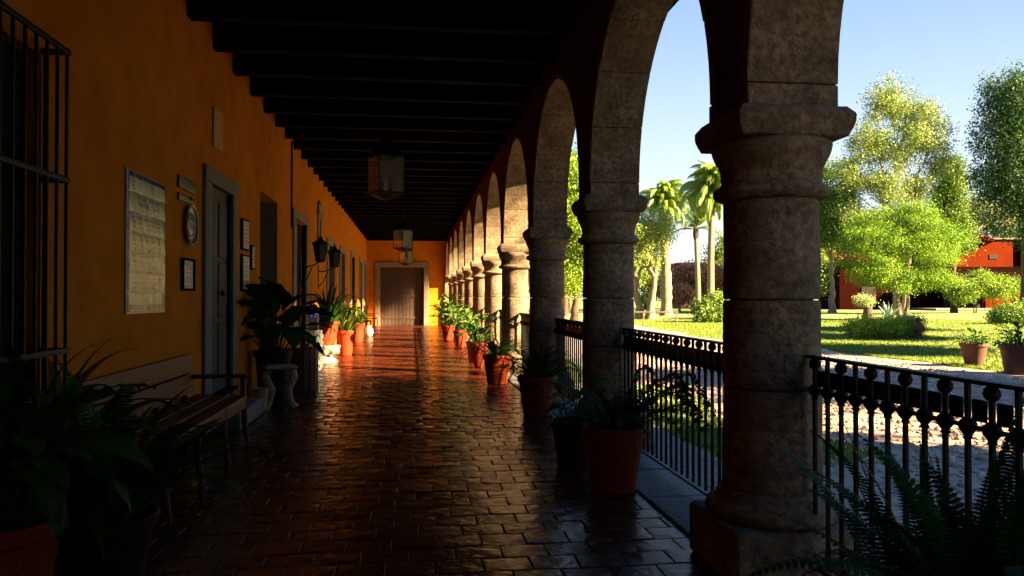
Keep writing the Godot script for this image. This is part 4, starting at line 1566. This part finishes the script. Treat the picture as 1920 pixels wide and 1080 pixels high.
	for k in 3:
		var sl := M.new()
		sl.box(Vector3(0, 0.6 + k * 0.13, -0.21), Vector3(0.4, 0.075, 0.02), 0.006)
		obj("back_slat", sl, mats.red_timber, c)
	copy(c, "red wooden chair close to the end wall, farther of two", Vector3(-1.55, 0, -30.2), PI / 2 - 0.2)
	var jar := thing("white_jar", "small white jar on the floor between the red chairs", "jar", Vector3(-1.35, 0, -25.0))
	var jm := M.new()
	jm.lathe([Vector2(0.001, 0), Vector2(0.09, 0), Vector2(0.14, 0.12), Vector2(0.13, 0.25), Vector2(0.07, 0.32), Vector2(0.09, 0.36), Vector2(0.001, 0.35)], 16)
	obj("body", jm, mats.white_stone, jar)


# ---------------------------------------------------------------- the garden
func tree(called: String, label: String, category: String, at: Vector3, high: float, rad: float, bark: String, blobs: Array, count: int, clump: ArrayMesh, size: float, lo: Color, hi: Color, seed_: int, stems := 1, lean := Vector3.ZERO, gap := 0.35, group := "", material := "foliage") -> Node3D:
	var t := thing(called, label, category, at, 0.0, group)
	trunk(t, high, rad, blobs, bark, seed_, lean, stems)
	crown(t, "crown", blobs, count, clump, size, lo, hi, seed_, gap, material)
	return t


func B(x: float, y: float, z: float, rx: float, ry: float, rz: float) -> Array:
	return [Vector3(x, y, z), Vector3(rx, ry, rz)]


func palm(called: String, label: String, at: Vector3, high: float, rad: float, fronds: Array, count: int, size: float, seed_: int, bumpy: float, material: String, tilt0: float, tilt1: float) -> void:
	var r := RandomNumberGenerator.new()
	r.seed = seed_
	var t := thing(called, label, "palm tree", at)
	var m := M.new()
	var pts := []
	var rr := []
	for k in 25:
		var q := k / 24.0
		pts.append(Vector3(sin(q * 2.0 + seed_) * 0.18 * q, high * q - (0.1 if k == 0 else 0.0), cos(q * 1.4) * 0.1 * q))
		rr.append(rad * (1.25 - 0.45 * q) * (1.0 + bumpy * r.randf_range(-1, 1)) * (1.3 if k == 0 else 1.0))
	m.tube(pts, rr, 10)
	obj("trunk", m, mats.pale_bark, t)
	for k in count:
		var a := TAU * k * 0.381966 + r.randf() * 0.4
		var q := float(k) / count
		obj("frond", fronds[r.randi() % fronds.size()], mats[material], t, Transform3D(Basis.from_euler(Vector3(lerpf(tilt0, tilt1, q) + r.randf_range(-0.12, 0.12), a, 0), EULER_ORDER_YXZ).scaled(Vector3.ONE * size * r.randf_range(0.8, 1.15)), pts[24] + Vector3(0, 0.25 * (1.0 - q), 0)))
	var bud := M.new()
	bud.ball(pts[24] - Vector3(0, 0.3, 0), Vector3(rad * 1.3, 0.7, rad * 1.3), 10)
	obj("crown_shaft", bud, mats.bark, t)


func garden() -> void:
	var y := GROUND
	var fine := leaf_clump(70, 0.22, 0.45, 5)
	var feather := leaf_clump(120, 0.17, 0.32, 6, 0.45)
	var small := leaf_clump(90, 0.205, 0.5, 7)
	var tiny := leaf_clump(60, 0.3, 0.5, 8)
	# trees out of view to the right whose shade falls on the near bays and the drive
	tree("ash_tree", "tall leafy ash tree right of the camera that shades the near columns", "tree", Vector3(16.5, y, 5.0), 6.5, 0.4, "bark", [B(0, 8.0, 0, 4.4, 5.5, 4.4), B(-1.0, 4.4, -1.5, 4.0, 3.8, 4.0), B(1.5, 12.0, 0.5, 3.6, 3.4, 3.6), B(-2.2, 10.5, -2.6, 2.8, 2.6, 2.8)], 2600, small, 1.5, Color(0.04, 0.1, 0.012), Color(0.1, 0.19, 0.025), 101, 1, Vector3.ZERO, 0.0)
	tree("ash_tree", "high-crowned ash tree right of the view shading the third column", "tree", Vector3(17.5, y, 1.5), 8.0, 0.35, "bark", [B(-1.2, 11.8, -1.7, 2.3, 2.6, 2.3), B(-0.6, 10.2, -2.8, 1.4, 1.4, 1.4)], 800, small, 1.2, Color(0.04, 0.1, 0.012), Color(0.1, 0.19, 0.025), 102, 1, Vector3.ZERO, 0.0)
	for q in [[21.1, -4.4, 8.2, 2.4, 1.3, "first of the round-crowned trees along the drive, right of the view", 103], [31.0, -9.8, 11.2, 1.7, 1.0, "second round-crowned tree right of the view", 104], [32.8, -16.8, 10.2, 1.7, 1.0, "third round-crowned tree right of the view", 105], [38.0, -22.0, 11.3, 2.2, 1.0, "fourth round-crowned tree right of the view", 106]]:
		tree("laurel_tree", q[5], "tree", Vector3(q[0], y, q[1]), q[2] - 1.5, 0.2, "bark", [B(-q[3] * 0.5, q[2], 0.3, q[3], q[4], q[3]), B(q[3] * 0.5, q[2] + 0.3, -0.3, q[3], q[4], q[3])], 420, tiny, 0.9, Color(0.03, 0.08, 0.012), Color(0.08, 0.15, 0.02), q[6], 1, Vector3.ZERO, 0.1)
	# thin high crowns that dapple the light on the far columns and the end wall
	for q in [[-12.6, 7.2, 1.3, 107], [-15.5, 8.0, 1.3, 108], [-18.6, 9.0, 1.4, 109], [-22.0, 10.2, 1.5, 110], [-25.5, 11.4, 1.6, 111], [-29.6, 11.8, 2.2, 112]]:
		var a := 17.0
		var top: float = q[1] + 0.532 * a
		tree("poplar_tree", "%s slim thin-leaved poplar in the row along the drive, right of the view" % ["nearest", "second", "third", "fourth", "fifth", "farthest"][q[3] - 107], "tree", Vector3(a * 0.866 - q[0] * 0.5, y, a * 0.5 + q[0] * 0.866), top - 1.0, 0.09, "bark", [B(-0.4, top, -0.5, q[2], 1.1, q[2]), B(0.5, top + 0.9, 0.6, q[2] * 0.8, 1.0, q[2] * 0.8)], 280 if q[3] == 112 else 60, fine, 0.7, Color(0.03, 0.08, 0.012), Color(0.08, 0.15, 0.02), q[3], 1, Vector3.ZERO, 0.3)
	# the deep trees that close the garden on the right
	for q in [[22.8, 8.5, 11.0, "broad dark fig tree nearest the shading ash trees", 126], [27.1, 3.0, 11.0, "broad dark fig tree between the ash trees and the laurels", 127], [32.2, -1.0, 10.5, "broad dark fig tree behind the first round-crowned laurel", 128], [34.6, 7.8, 7.5, "broad dark fig tree in the right half of the garden, next behind the laurels", 122], [41.4, -0.3, 8.0, "broad dark fig tree abreast of the near columns", 123], [47.3, -8.5, 8.0, "broad dark fig tree abreast of the fourth column", 124], [55.0, -18.4, 9.0, "broad dark fig tree abreast of the seventh column", 125]]:
		tree("fig_tree", q[3], "tree", Vector3(q[0], y, q[1]), 3.5, 0.5, "bark", [B(0, q[2] * 0.62, 0, 4.6, q[2] * 0.36, 4.6), B(-3.2, q[2] * 0.42, 2.6, 3.4, q[2] * 0.34, 3.4), B(3.0, q[2] * 0.42, -3.0, 3.4, q[2] * 0.34, 3.4), B(-1.5, q[2] * 0.3, -3.4, 3.2, q[2] * 0.28, 3.2)], 1300, small, 1.6, Color(0.02, 0.055, 0.01), Color(0.05, 0.1, 0.015), q[4], 1, Vector3.ZERO, 0.0)
	# feathery bright tree in the middle of the lawn
	tree("mesquite_tree", "bright yellow-green feathery tree in the middle of the lawn", "tree", Vector3(30.4, y, -44.8), 2.3, 0.26, "pale_bark", [B(-0.6, 5.6, 0, 2.6, 1.5, 2.4), B(-2.6, 4.6, 0.5, 1.7, 1.2, 1.8), B(-2.4, 3.1, 0.8, 1.8, 0.9, 1.6), B(1.9, 5.3, 0.2, 1.8, 1.2, 1.9), B(2.7, 4.1, -0.3, 1.2, 0.7, 1.4), B(0.6, 4.2, 1.6, 2.0, 1.0, 1.2), B(-1.0, 2.6, 1.4, 1.8, 0.8, 1.2), B(1.5, 2.6, 0.8, 1.4, 0.7, 1.2), B(0.6, 6.8, 0, 1.6, 0.7, 1.5), B(-3.4, 3.6, -0.5, 1.0, 0.7, 1.0)], 1000, feather, 0.72, Color(0.055, 0.135, 0.014), Color(0.19, 0.29, 0.03), 201, 3, Vector3(-0.2, 0, 0), 0.3)
	# tall pale tree behind it
	tree("eucalyptus_tree", "tallest pale green tree rising behind the feathery one", "tree", Vector3(39.4, y, -58.5), 9.0, 0.32, "pale_bark", [B(-1.0, 17.2, 0, 1.7, 2.2, 1.6), B(1.4, 16.6, 0.2, 1.5, 2.4, 1.5), B(-2.4, 14.2, 0.3, 1.9, 1.8, 1.8), B(2.9, 14.6, 0, 1.5, 1.9, 1.5), B(0.3, 13.6, 0.5, 2.0, 1.9, 1.8), B(-3.4, 11.4, 0, 1.8, 1.7, 1.8), B(3.6, 12.2, 0.3, 1.3, 1.2, 1.4), B(-1.2, 10.4, 0.6, 1.8, 1.6, 1.6), B(1.8, 10.2, 0, 1.4, 1.4, 1.4), B(-4.0, 8.4, 0.2, 1.6, 1.4, 1.5), B(-1.8, 7.2, 0, 1.6, 1.2, 1.4), B(1.0, 7.4, 0.4, 1.4, 1.1, 1.3)], 1000, small, 0.75, Color(0.09, 0.135, 0.035), Color(0.26, 0.31, 0.11), 202, 3, Vector3.ZERO, 0.2)
	tree("ash_tree", "darker green tree with a pale trunk left of the tall pale tree", "tree", Vector3(37.6, y, -65.5), 4.6, 0.3, "pale_bark", [B(-0.3, 9.5, 0, 2.3, 2.4, 2.2), B(-1.6, 7.2, 0.5, 2.0, 1.8, 1.8), B(1.6, 7.0, 0, 1.8, 1.9, 1.8), B(0.4, 12.0, 0, 1.9, 1.6, 1.8)], 900, small, 0.9, Color(0.04, 0.1, 0.02), Color(0.13, 0.21, 0.04), 203, 1, Vector3.ZERO, 0.3)
	tree("cypress_tree", "narrow dark green tree between the pale tree and the dark one", "tree", Vector3(49.2, y, -65.0), 8.0, 0.25, "bark", [B(0, 13.0, 0, 1.0, 1.5, 1.0), B(-0.3, 11.0, 0, 1.5, 1.6, 1.4), B(0.2, 8.8, 0, 1.9, 1.6, 1.6), B(-0.2, 6.8, 0, 2.2, 1.4, 1.8)], 650, small, 0.85, Color(0.035, 0.085, 0.015), Color(0.13, 0.2, 0.035), 204, 1, Vector3.ZERO, 0.15)
	tree("casuarina_tree", "large dark blue-green tree cut off by the right edge", "tree", Vector3(49.4, y, -56.7), 12.6, 0.5, "bark", [B(-0.70, 17.08, 0.00, 2.80, 3.08, 2.80), B(-2.38, 14.84, 0.42, 2.24, 2.24, 2.24), B(1.12, 14.00, 0.00, 3.08, 3.08, 2.80), B(-1.40, 11.48, 0.00, 2.66, 2.52, 2.52), B(-1.68, 8.68, 0.28, 2.24, 2.10, 2.24), B(1.96, 9.52, 0.00, 2.80, 2.80, 2.80), B(0.42, 6.86, 0.28, 2.10, 1.26, 2.10), B(3.50, 17.50, 0.00, 3.08, 3.08, 3.08)], 1500, fine, 1.0, Color(0.02, 0.05, 0.028), Color(0.06, 0.11, 0.045), 205, 1, Vector3.ZERO, 0.4)
	tree("grey_tree", "grey-green hazy tree behind the orange house roof", "tree", Vector3(70.0, y, -90.0), 8.0, 0.4, "bark", [B(-2.5, 11.5, 0, 2.6, 1.9, 2.2), B(1.0, 12.2, 0, 2.8, 2.2, 2.2), B(4.6, 11.4, 0, 2.6, 2.2, 2.2)], 700, small, 1.1, Color(0.09, 0.12, 0.07), Color(0.2, 0.23, 0.15), 206, 1, Vector3.ZERO, 0.4)
	# palms seen between the first two columns
	var pf := [palm_frond(2.5, 0.5, 1.0, 2.5, 2.2, 60), palm_frond(2.1, 0.55, 1.2, 2.7, 2.4, 56), palm_frond(2.7, 0.45, 0.8, 2.1, 2.0, 62)]
	mat("palm_leaf", Color(0.1, 0.155, 0.022), 0.45, {"back": Color(0.5, 0.6, 0.1)})
	mat("palm_dark", Color(0.05, 0.09, 0.03), 0.5, {"back": Color(0.2, 0.3, 0.08)})
	palm("fan_palm", "yellow-green palm with a lumpy trunk, left of the two in the bay", Vector3(19.6, y, -58.0), 8.6, 0.36, pf, 72, 0.95, 3, 0.14, "palm_leaf", -1.0, 0.9)
	palm("fan_palm", "taller palm with a smooth trunk beside the first column", Vector3(18.5, y, -46.2), 7.8, 0.2, pf, 80, 1.0, 5, 0.03, "palm_leaf", -1.1, 1.0)
	palm("feather_palm", "small dark-fronded palm between the two yellow-green palms", Vector3(23.5, y, -61.5), 7.0, 0.2, [palm_frond(2.6, 0.8, 0.9, 1.5, 0.6), palm_frond(2.4, 0.8, 0.7, 1.2, 0.5)], 22, 1.0, 9, 0.05, "palm_dark", -0.7, 0.5)
	# a pale twisted tree beside the second column
	tree("twisted_tree", "pale twisted tree with thin leaves just right of the second column", "tree", Vector3(14.8, y, -48.0), 3.4, 0.38, "pale_bark", [B(-0.9, 5.6, 0, 1.3, 1.0, 1.2), B(0.8, 6.0, 0, 1.2, 1.1, 1.2), B(0.1, 4.6, 0, 1.2, 0.8, 1.0)], 260, fine, 0.6, Color(0.18, 0.26, 0.06), Color(0.36, 0.4, 0.12), 207, 2, Vector3.ZERO, 0.5)
	tree("red_leaf_tree", "rounded pinkish-red leafed tree behind the palms", "tree", Vector3(27.2, y, -72.0), 1.6, 0.2, "bark", [B(-0.9, 3.0, 0, 1.6, 1.4, 1.5), B(1.1, 3.2, 0, 1.7, 1.5, 1.5), B(2.9, 2.7, 0, 1.3, 1.3, 1.3)], 700, tiny, 0.75, Color(0.18, 0.06, 0.04), Color(0.42, 0.2, 0.13), 208, 2, Vector3.ZERO, 0.1, "", "blossom")
	tree("red_leaf_bush", "small red-leafed bush on a pale stem left of the pinkish tree", "bush", Vector3(24.6, y, -69.0), 1.3, 0.12, "pale_bark", [B(0, 1.7, 0, 0.9, 0.7, 0.9)], 140, tiny, 0.6, Color(0.16, 0.05, 0.03), Color(0.36, 0.15, 0.09), 209, 1, Vector3.ZERO, 0.0, "", "blossom")
	for q in [[20.4, -79.0, 7.5, "soft green tree far behind the left palm", 210, 0.0], [26.0, -84.0, 6.0, "lower soft green tree far behind the palms", 211, 0.5], [33.5, -80.0, 8.5, "soft green tree far behind the smooth palm trunk", 212, 0.3], [15.5, -76.0, 6.5, "yellowish far tree beside the second column", 213, 0.9], [45.5, -84.0, 9.0, "green tree behind the left wing of the orange house", 214, 0.2]]:
		tree("far_tree", q[3], "tree", Vector3(q[0], y, q[1]), q[2] * 0.4, 0.25, "bark", [B(0, q[2] * 0.72, 0, 2.2, q[2] * 0.26, 2.0), B(-1.6, q[2] * 0.5, 0, 1.8, q[2] * 0.22, 1.6), B(1.5, q[2] * 0.48, 0, 1.9, q[2] * 0.22, 1.6)], 480, small, 1.0, Color(0.07, 0.13, 0.03).lerp(Color(0.16, 0.2, 0.04), q[5]), Color(0.17, 0.25, 0.06).lerp(Color(0.34, 0.38, 0.07), q[5]), q[4], 1, Vector3.ZERO, 0.2, "far garden trees")
	# trees seen between the third and second columns
	tree("garden_tree", "tall sunlit green tree between the second and third columns", "tree", Vector3(9.6, y, -45.0), 3.0, 0.25, "bark", [B(0, 8.4, 0, 1.6, 1.8, 1.5), B(-0.6, 6.4, 0, 1.7, 1.5, 1.5), B(0.7, 4.6, 0, 1.7, 1.5, 1.5), B(-0.3, 2.9, 0, 1.6, 1.2, 1.4)], 800, small, 0.7, Color(0.06, 0.14, 0.015), Color(0.24, 0.34, 0.04), 215, 1, Vector3.ZERO, 0.25)
	tree("garden_tree", "darker tree behind the sunlit one between the second and third columns", "tree", Vector3(11.6, y, -58.0), 4.0, 0.25, "bark", [B(0, 8.0, 0, 2.2, 2.6, 2.0), B(-1.8, 5.0, 0, 2.2, 2.2, 2.0), B(1.2, 4.4, 0, 2.0, 2.2, 2.0), B(-0.5, 11.0, 0, 1.8, 1.8, 1.8)], 800, small, 0.95, Color(0.04, 0.1, 0.015), Color(0.13, 0.21, 0.03), 216, 1, Vector3.ZERO, 0.2)
	for q in [[6.6, -62.0, 9.5, "deep green tree at the end of the drive, behind the third column", 221], [17.5, -92.0, 8.0, "distant tree closing the view past the second column", 222], [58.0, -98.0, 13.0, "tall green tree behind the orange house", 223], [80.0, -92.0, 14.0, "dark green tree behind the right end of the orange house", 224]]:
		tree("far_tree", q[3], "tree", Vector3(q[0], y, q[1]), q[2] * 0.4, 0.3, "bark", [B(0, q[2] * 0.75, 0, 2.8, q[2] * 0.24, 2.4), B(-2.0, q[2] * 0.5, 0, 2.2, q[2] * 0.24, 2.0), B(2.0, q[2] * 0.48, 0, 2.3, q[2] * 0.24, 2.0)], 560, small, 1.2, Color(0.04, 0.1, 0.02), Color(0.14, 0.21, 0.05), q[4], 1, Vector3.ZERO, 0.2, "far garden trees")
	# bushes and beds
	tree("garden_bush", "green shrub at the foot of the smooth-trunked palm", "bush", Vector3(17.2, y, -42.3), 0.5, 0.06, "bark", [B(-0.5, 0.6, 0, 0.8, 0.6, 0.7), B(0.5, 0.8, 0, 0.9, 0.8, 0.8), B(0.2, 1.3, 0, 0.5, 0.4, 0.5)], 320, tiny, 0.42, Color(0.06, 0.13, 0.02), Color(0.2, 0.27, 0.06), 217, 2, Vector3.ZERO, 0.2)
	tree("flower_bed", "low yellow-green shrub bed on the lawn around the clay figure", "shrub", Vector3(16.55, y, -25.5), 0.3, 0.04, "bark", [B(-1.1, 0.32, 0.0, 0.5, 0.34, 0.5), B(-0.5, 0.38, 0.1, 0.6, 0.36, 0.6), B(0.2, 0.38, -0.1, 0.6, 0.38, 0.6), B(0.8, 0.36, -0.3, 0.5, 0.36, 0.5), B(1.35, 0.42, -0.4, 0.45, 0.45, 0.45)], 620, tiny, 0.24, Color(0.11, 0.2, 0.015), Color(0.33, 0.4, 0.04), 218, 3, Vector3.ZERO, 0.1)
	tree("garden_bush", "low dark green bush on the lawn at the right edge", "bush", Vector3(31.9, y, -37.9), 0.4, 0.05, "bark", [B(-0.6, 0.4, 0, 0.5, 0.35, 0.5), B(0.1, 0.55, 0, 0.7, 0.5, 0.6), B(0.9, 0.6, 0, 0.6, 0.5, 0.5)], 300, tiny, 0.36, Color(0.05, 0.12, 0.02), Color(0.18, 0.25, 0.05), 219, 2, Vector3.ZERO, 0.2)
	tree("blossom_bush", "large loose green bush before the orange house porch", "bush", Vector3(49.4, y, -62.6), 1.3, 0.1, "bark", [B(-1.4, 2.0, 0, 1.2, 1.0, 1.1), B(0.4, 2.7, 0, 1.3, 1.0, 1.1), B(2.2, 2.3, 0, 1.3, 1.0, 1.1), B(3.8, 2.4, 0, 1.0, 0.9, 1.0)], 520, tiny, 0.5, Color(0.07, 0.14, 0.02), Color(0.24, 0.33, 0.06), 220, 3, Vector3.ZERO, 0.3)
	for q in [[18.4, -66.0, 0.55, "dark clipped ball shrub left of the lumpy palm trunk"], [20.4, -66.5, 0.5, "dark clipped ball shrub just right of the lumpy palm trunk"]]:
		tree("topiary_ball", q[3], "shrub", Vector3(q[0], y, q[1]), 0.8, 0.06, "bark", [B(0, 1.2, 0, q[2], q[2], q[2])], 220, tiny, 0.28, Color(0.015, 0.04, 0.012), Color(0.04, 0.08, 0.02), 230, 1, Vector3.ZERO, 0.0)
	# agave, tree stump and clay figure
	var ag := thing("agave", "blue-grey agave with stiff leaves left of the feathery tree's trunk", "agave", Vector3(27.6, y, -42.0))
	var blade := strap(1.25, 0.13, 1.2, 0.25, 6)
	for k in 22:
		var a := TAU * k * 0.381966
		obj("leaf", blade, mats.agave, ag, Transform3D(Basis.from_euler(Vector3(-0.3 + 0.7 * k / 22.0, a, 0), EULER_ORDER_YXZ).scaled(Vector3.ONE * (0.9 + 0.15 * sin(k * 2.1))), Vector3.ZERO))
	var su := thing("stump_planter", "dark tree stump planter topped with pale leaves", "planter", Vector3(26.2, y, -41.8))
	var sm := M.new()
	sm.lathe([Vector2(0.001, 0), Vector2(0.34, 0), Vector2(0.27, 0.3), Vector2(0.24, 0.7), Vector2(0.27, 1.0), Vector2(0.25, 1.05), Vector2(0.001, 1.0)], 14, Vector3.ZERO, 0.06)
	obj("stump", sm, mats.bark, su)
	crown(su, "leaves", [B(0, 1.2, 0, 0.4, 0.22, 0.4), B(-0.4, 1.3, 0, 0.3, 0.16, 0.3)], 60, tiny, 0.3, Color(0.2, 0.26, 0.1), Color(0.4, 0.42, 0.2), 77, 0.0)
	var fg := thing("clay_figure", "small reddish clay figure standing at the right of the shrub bed", "statue", Vector3(17.5, y, -24.9))
	var fm := M.new()
	fm.lathe([Vector2(0.001, 0), Vector2(0.17, 0), Vector2(0.18, 0.06), Vector2(0.13, 0.12), Vector2(0.12, 0.3), Vector2(0.16, 0.42), Vector2(0.15, 0.5), Vector2(0.07, 0.56), Vector2(0.06, 0.58)], 14, Vector3.ZERO, 0.03)
	fm.ball(Vector3(0, 0.66, 0), Vector3(0.1, 0.12, 0.1), 12)
	obj("body", fm, mats.dull_terracotta, fg)
	for s in [-1, 1]:
		var am := M.new()
		am.tube([Vector3(s * 0.14, 0.47, 0), Vector3(s * 0.2, 0.36, 0.06), Vector3(s * 0.08, 0.3, 0.15)], [0.045, 0.04, 0.035], 7)
		obj("arm", am, mats.dull_terracotta, fg)
	# two big pots at the edge of the lawn
	var sh := [broad(0.2, 0.14, 0.07, 1.1, 1.0), broad(0.28, 0.13, 0.06, 1.3, 0.8), broad(0.15, 0.15, 0.07, 0.8, 1.0)]
	potted("garden_pot", "rounded terracotta pot with a small shrub at the lawn's edge, left of two", "potted plant", Vector3(11.85, y, -15.05), 0.27, 0.5, "dull_terracotta", sh, "leaf_mid", 46, 1.0, 41, "leaf", "large pots on the lawn edge", 0.55)
	potted("garden_pot", "larger terracotta pot with a bushy shrub at the right edge of the lawn", "potted plant", Vector3(11.5, y, -13.4), 0.34, 0.58, "dull_terracotta", sh, "leaf_mid", 66, 1.25, 42, "leaf", "large pots on the lawn edge", 0.7)
	# a low rail across the far end of the drive
	var fe := thing("low_rail", "low pale rail at the far end of the drive between columns", "rail", Vector3(10.5, y, -37.0), -0.2)
	for k in 4:
		var p := M.new()
		p.box(Vector3(-2.4 + k * 1.6, 0.35, 0), Vector3(0.07, 0.7, 0.07), 0.01)
		obj("post", p, mats.parapet, fe)
	var rl := M.new()
	rl.box(Vector3(0, 0.72, 0), Vector3(5.0, 0.06, 0.09), 0.01)
	obj("rail", rl, mats.parapet, fe)


func far_house() -> void:
	var h := thing("orange_house", "orange two-storey house with a tiled porch across the lawn", "house", Vector3(63.8, GROUND, -77.4), YAW)
	var parts := [
		["upper_wall", Vector3(-0.85, 3.9, -4.0), Vector3(6.5, 7.8, 6.0), "house_orange"],
		["recess_wall", Vector3(3.15, 3.9, -4.6), Vector3(1.5, 7.8, 6.0), "house_red"],
		["right_wall", Vector3(7.4, 3.8, -4.0), Vector3(7.0, 7.6, 6.0), "house_orange"],
		["left_wall", Vector3(-9.5, 2.7, -5.5), Vector3(13.6, 5.4, 6.0), "house_red"],
		["parapet", Vector3(1.6, 7.88, -3.95), Vector3(5.5, 0.16, 6.3), "parapet"],
		["porch_wall", Vector3(1.75, 1.5, 2.42), Vector3(2.9, 2.9, 0.2), "house_orange"],
		["terrace", Vector3(0.0, 0.12, 0.6), Vector3(18.0, 0.24, 7.0), "paving"],
	]
	for p in parts:
		var m := M.new()
		m.box(p[1], p[2], 0.04)
		obj(p[0], m, mats[p[3]], h)
	# hipped tile roof over the corner tower
	var tr := M.new()
	tr.lathe([Vector2(0.01, 7.6), Vector2(2.9, 7.6), Vector2(2.95, 7.72), Vector2(2.0, 8.25), Vector2(1.1, 8.62), Vector2(0.01, 8.7)], 16)
	obj("tower_roof", tr, mats.pink_tile, h, Transform3D(Basis(), Vector3(-2.2, 0, -2.4)))
	for k in 40:
		var a := TAU * k / 40.0
		var rib := M.new()
		rib.tube([Vector3(cos(a) * 2.95, 7.73, sin(a) * 2.95), Vector3(cos(a) * 2.0, 8.27, sin(a) * 2.0), Vector3(cos(a) * 1.1, 8.63, sin(a) * 1.1)], [0.11, 0.09, 0.06], 5)
		obj("roof_tile_row", rib, mats.pink_tile, h, Transform3D(Basis(), Vector3(-2.2, 0, -2.4)))
	# porch roof in rows of round tiles
	var pr := M.new()
	for k in 46:
		var x := -6.4 + k * 0.22
		pr.tube([Vector3(x, 3.05, 2.7), Vector3(x, 4.75, -1.1)], [0.12, 0.11], 6)
	pr.box(Vector3(-1.4, 3.8, 0.75), Vector3(10.2, 0.1, 4.2), 0.0, Basis.from_euler(Vector3(0.42, 0, 0)))
	obj("porch_roof", pr, mats.roof_tile, h)
	for x in [-6.0, -3.0, 0.1, 3.4]:
		var c := M.new()
		c.box(Vector3(x, 1.55, 2.3), Vector3(0.4, 2.9, 0.4), 0.04)
		obj("porch_post", c, mats.house_red, h)
	for q in [[-4.6, 1.3, -0.98, 1.5, 2.4], [-1.8, 1.3, -0.98, 1.2, 2.4], [-13.0, 1.5, -2.47, 1.6, 2.2], [-9.6, 1.5, -2.47, 1.6, 2.2], [7.0, 1.6, -0.97, 1.4, 2.4], [0.2, 5.9, -0.98, 0.9, 0.5]]:
		var w := M.new()
		w.box(Vector3(q[0], q[1], q[2]), Vector3(q[3], q[4], 0.08), 0.0)
		obj("window", w, mats.void, h)
	var lr := M.new()
	for k in 62:
		var x := -16.4 + k * 0.22
		lr.tube([Vector3(x, 5.35, -2.0), Vector3(x, 6.7, -5.6)], [0.12, 0.11], 6)
	lr.box(Vector3(-9.6, 5.95, -3.9), Vector3(13.8, 0.1, 4.0), 0.0, Basis.from_euler(Vector3(0.36, 0, 0)))
	obj("left_roof", lr, mats.pink_tile, h)
	var rr := M.new()
	rr.box(Vector3(7.4, 7.68, -4.0), Vector3(7.4, 0.16, 6.4), 0.04)
	obj("cornice", rr, mats.parapet, h)
	# garden chairs on the terrace
	var c := thing("terrace_chair", "orange terrace chair at the left before the porch", "chair", Vector3(61.5, GROUND + 0.24, -74.6), YAW, "orange chairs on the terrace")
	var cs := M.new()
	cs.box(Vector3(0, 0.42, 0), Vector3(0.7, 0.12, 0.6), 0.03)
	obj("seat", cs, mats.house_orange, c)
	cs = M.new()
	cs.box(Vector3(0, 0.75, -0.28), Vector3(0.7, 0.7, 0.1), 0.04)
	obj("backrest", cs, mats.house_orange, c)
	for k in 4:
		cs = M.new()
		cs.box(Vector3(-0.3 if k % 2 else 0.3, 0.18, -0.24 if k < 2 else 0.24), Vector3(0.07, 0.36, 0.07), 0.01)
		obj("leg", cs, mats.house_orange, c)
	var says := ["orange terrace chair second from the left before the porch", "orange terrace chair third along the terrace", "orange terrace chair fourth along the terrace", "orange terrace chair nearest the right edge"]
	for k in 4:
		copy(c, says[k], Vector3(62.9 + k * 1.25, GROUND + 0.24, -74.4 + k * 0.16), YAW + [0.5, -0.4, 0.2, -0.6][k])
	# low building far behind the palms
	var b := thing("low_building", "low dark-roofed building far behind the pinkish tree", "building", Vector3(37.0, GROUND, -92.0), YAW)
	var bm := M.new()
	bm.box(Vector3(0, 2.4, 0), Vector3(9.0, 4.8, 5.0), 0.03)
	obj("wall", bm, mats.dull_terracotta, b)
	var rf := M.new()
	rf.box(Vector3(0, 5.2, 0), Vector3(9.8, 0.8, 5.8), 0.1)
	obj("roof", rf, mats.roof_tile, b)
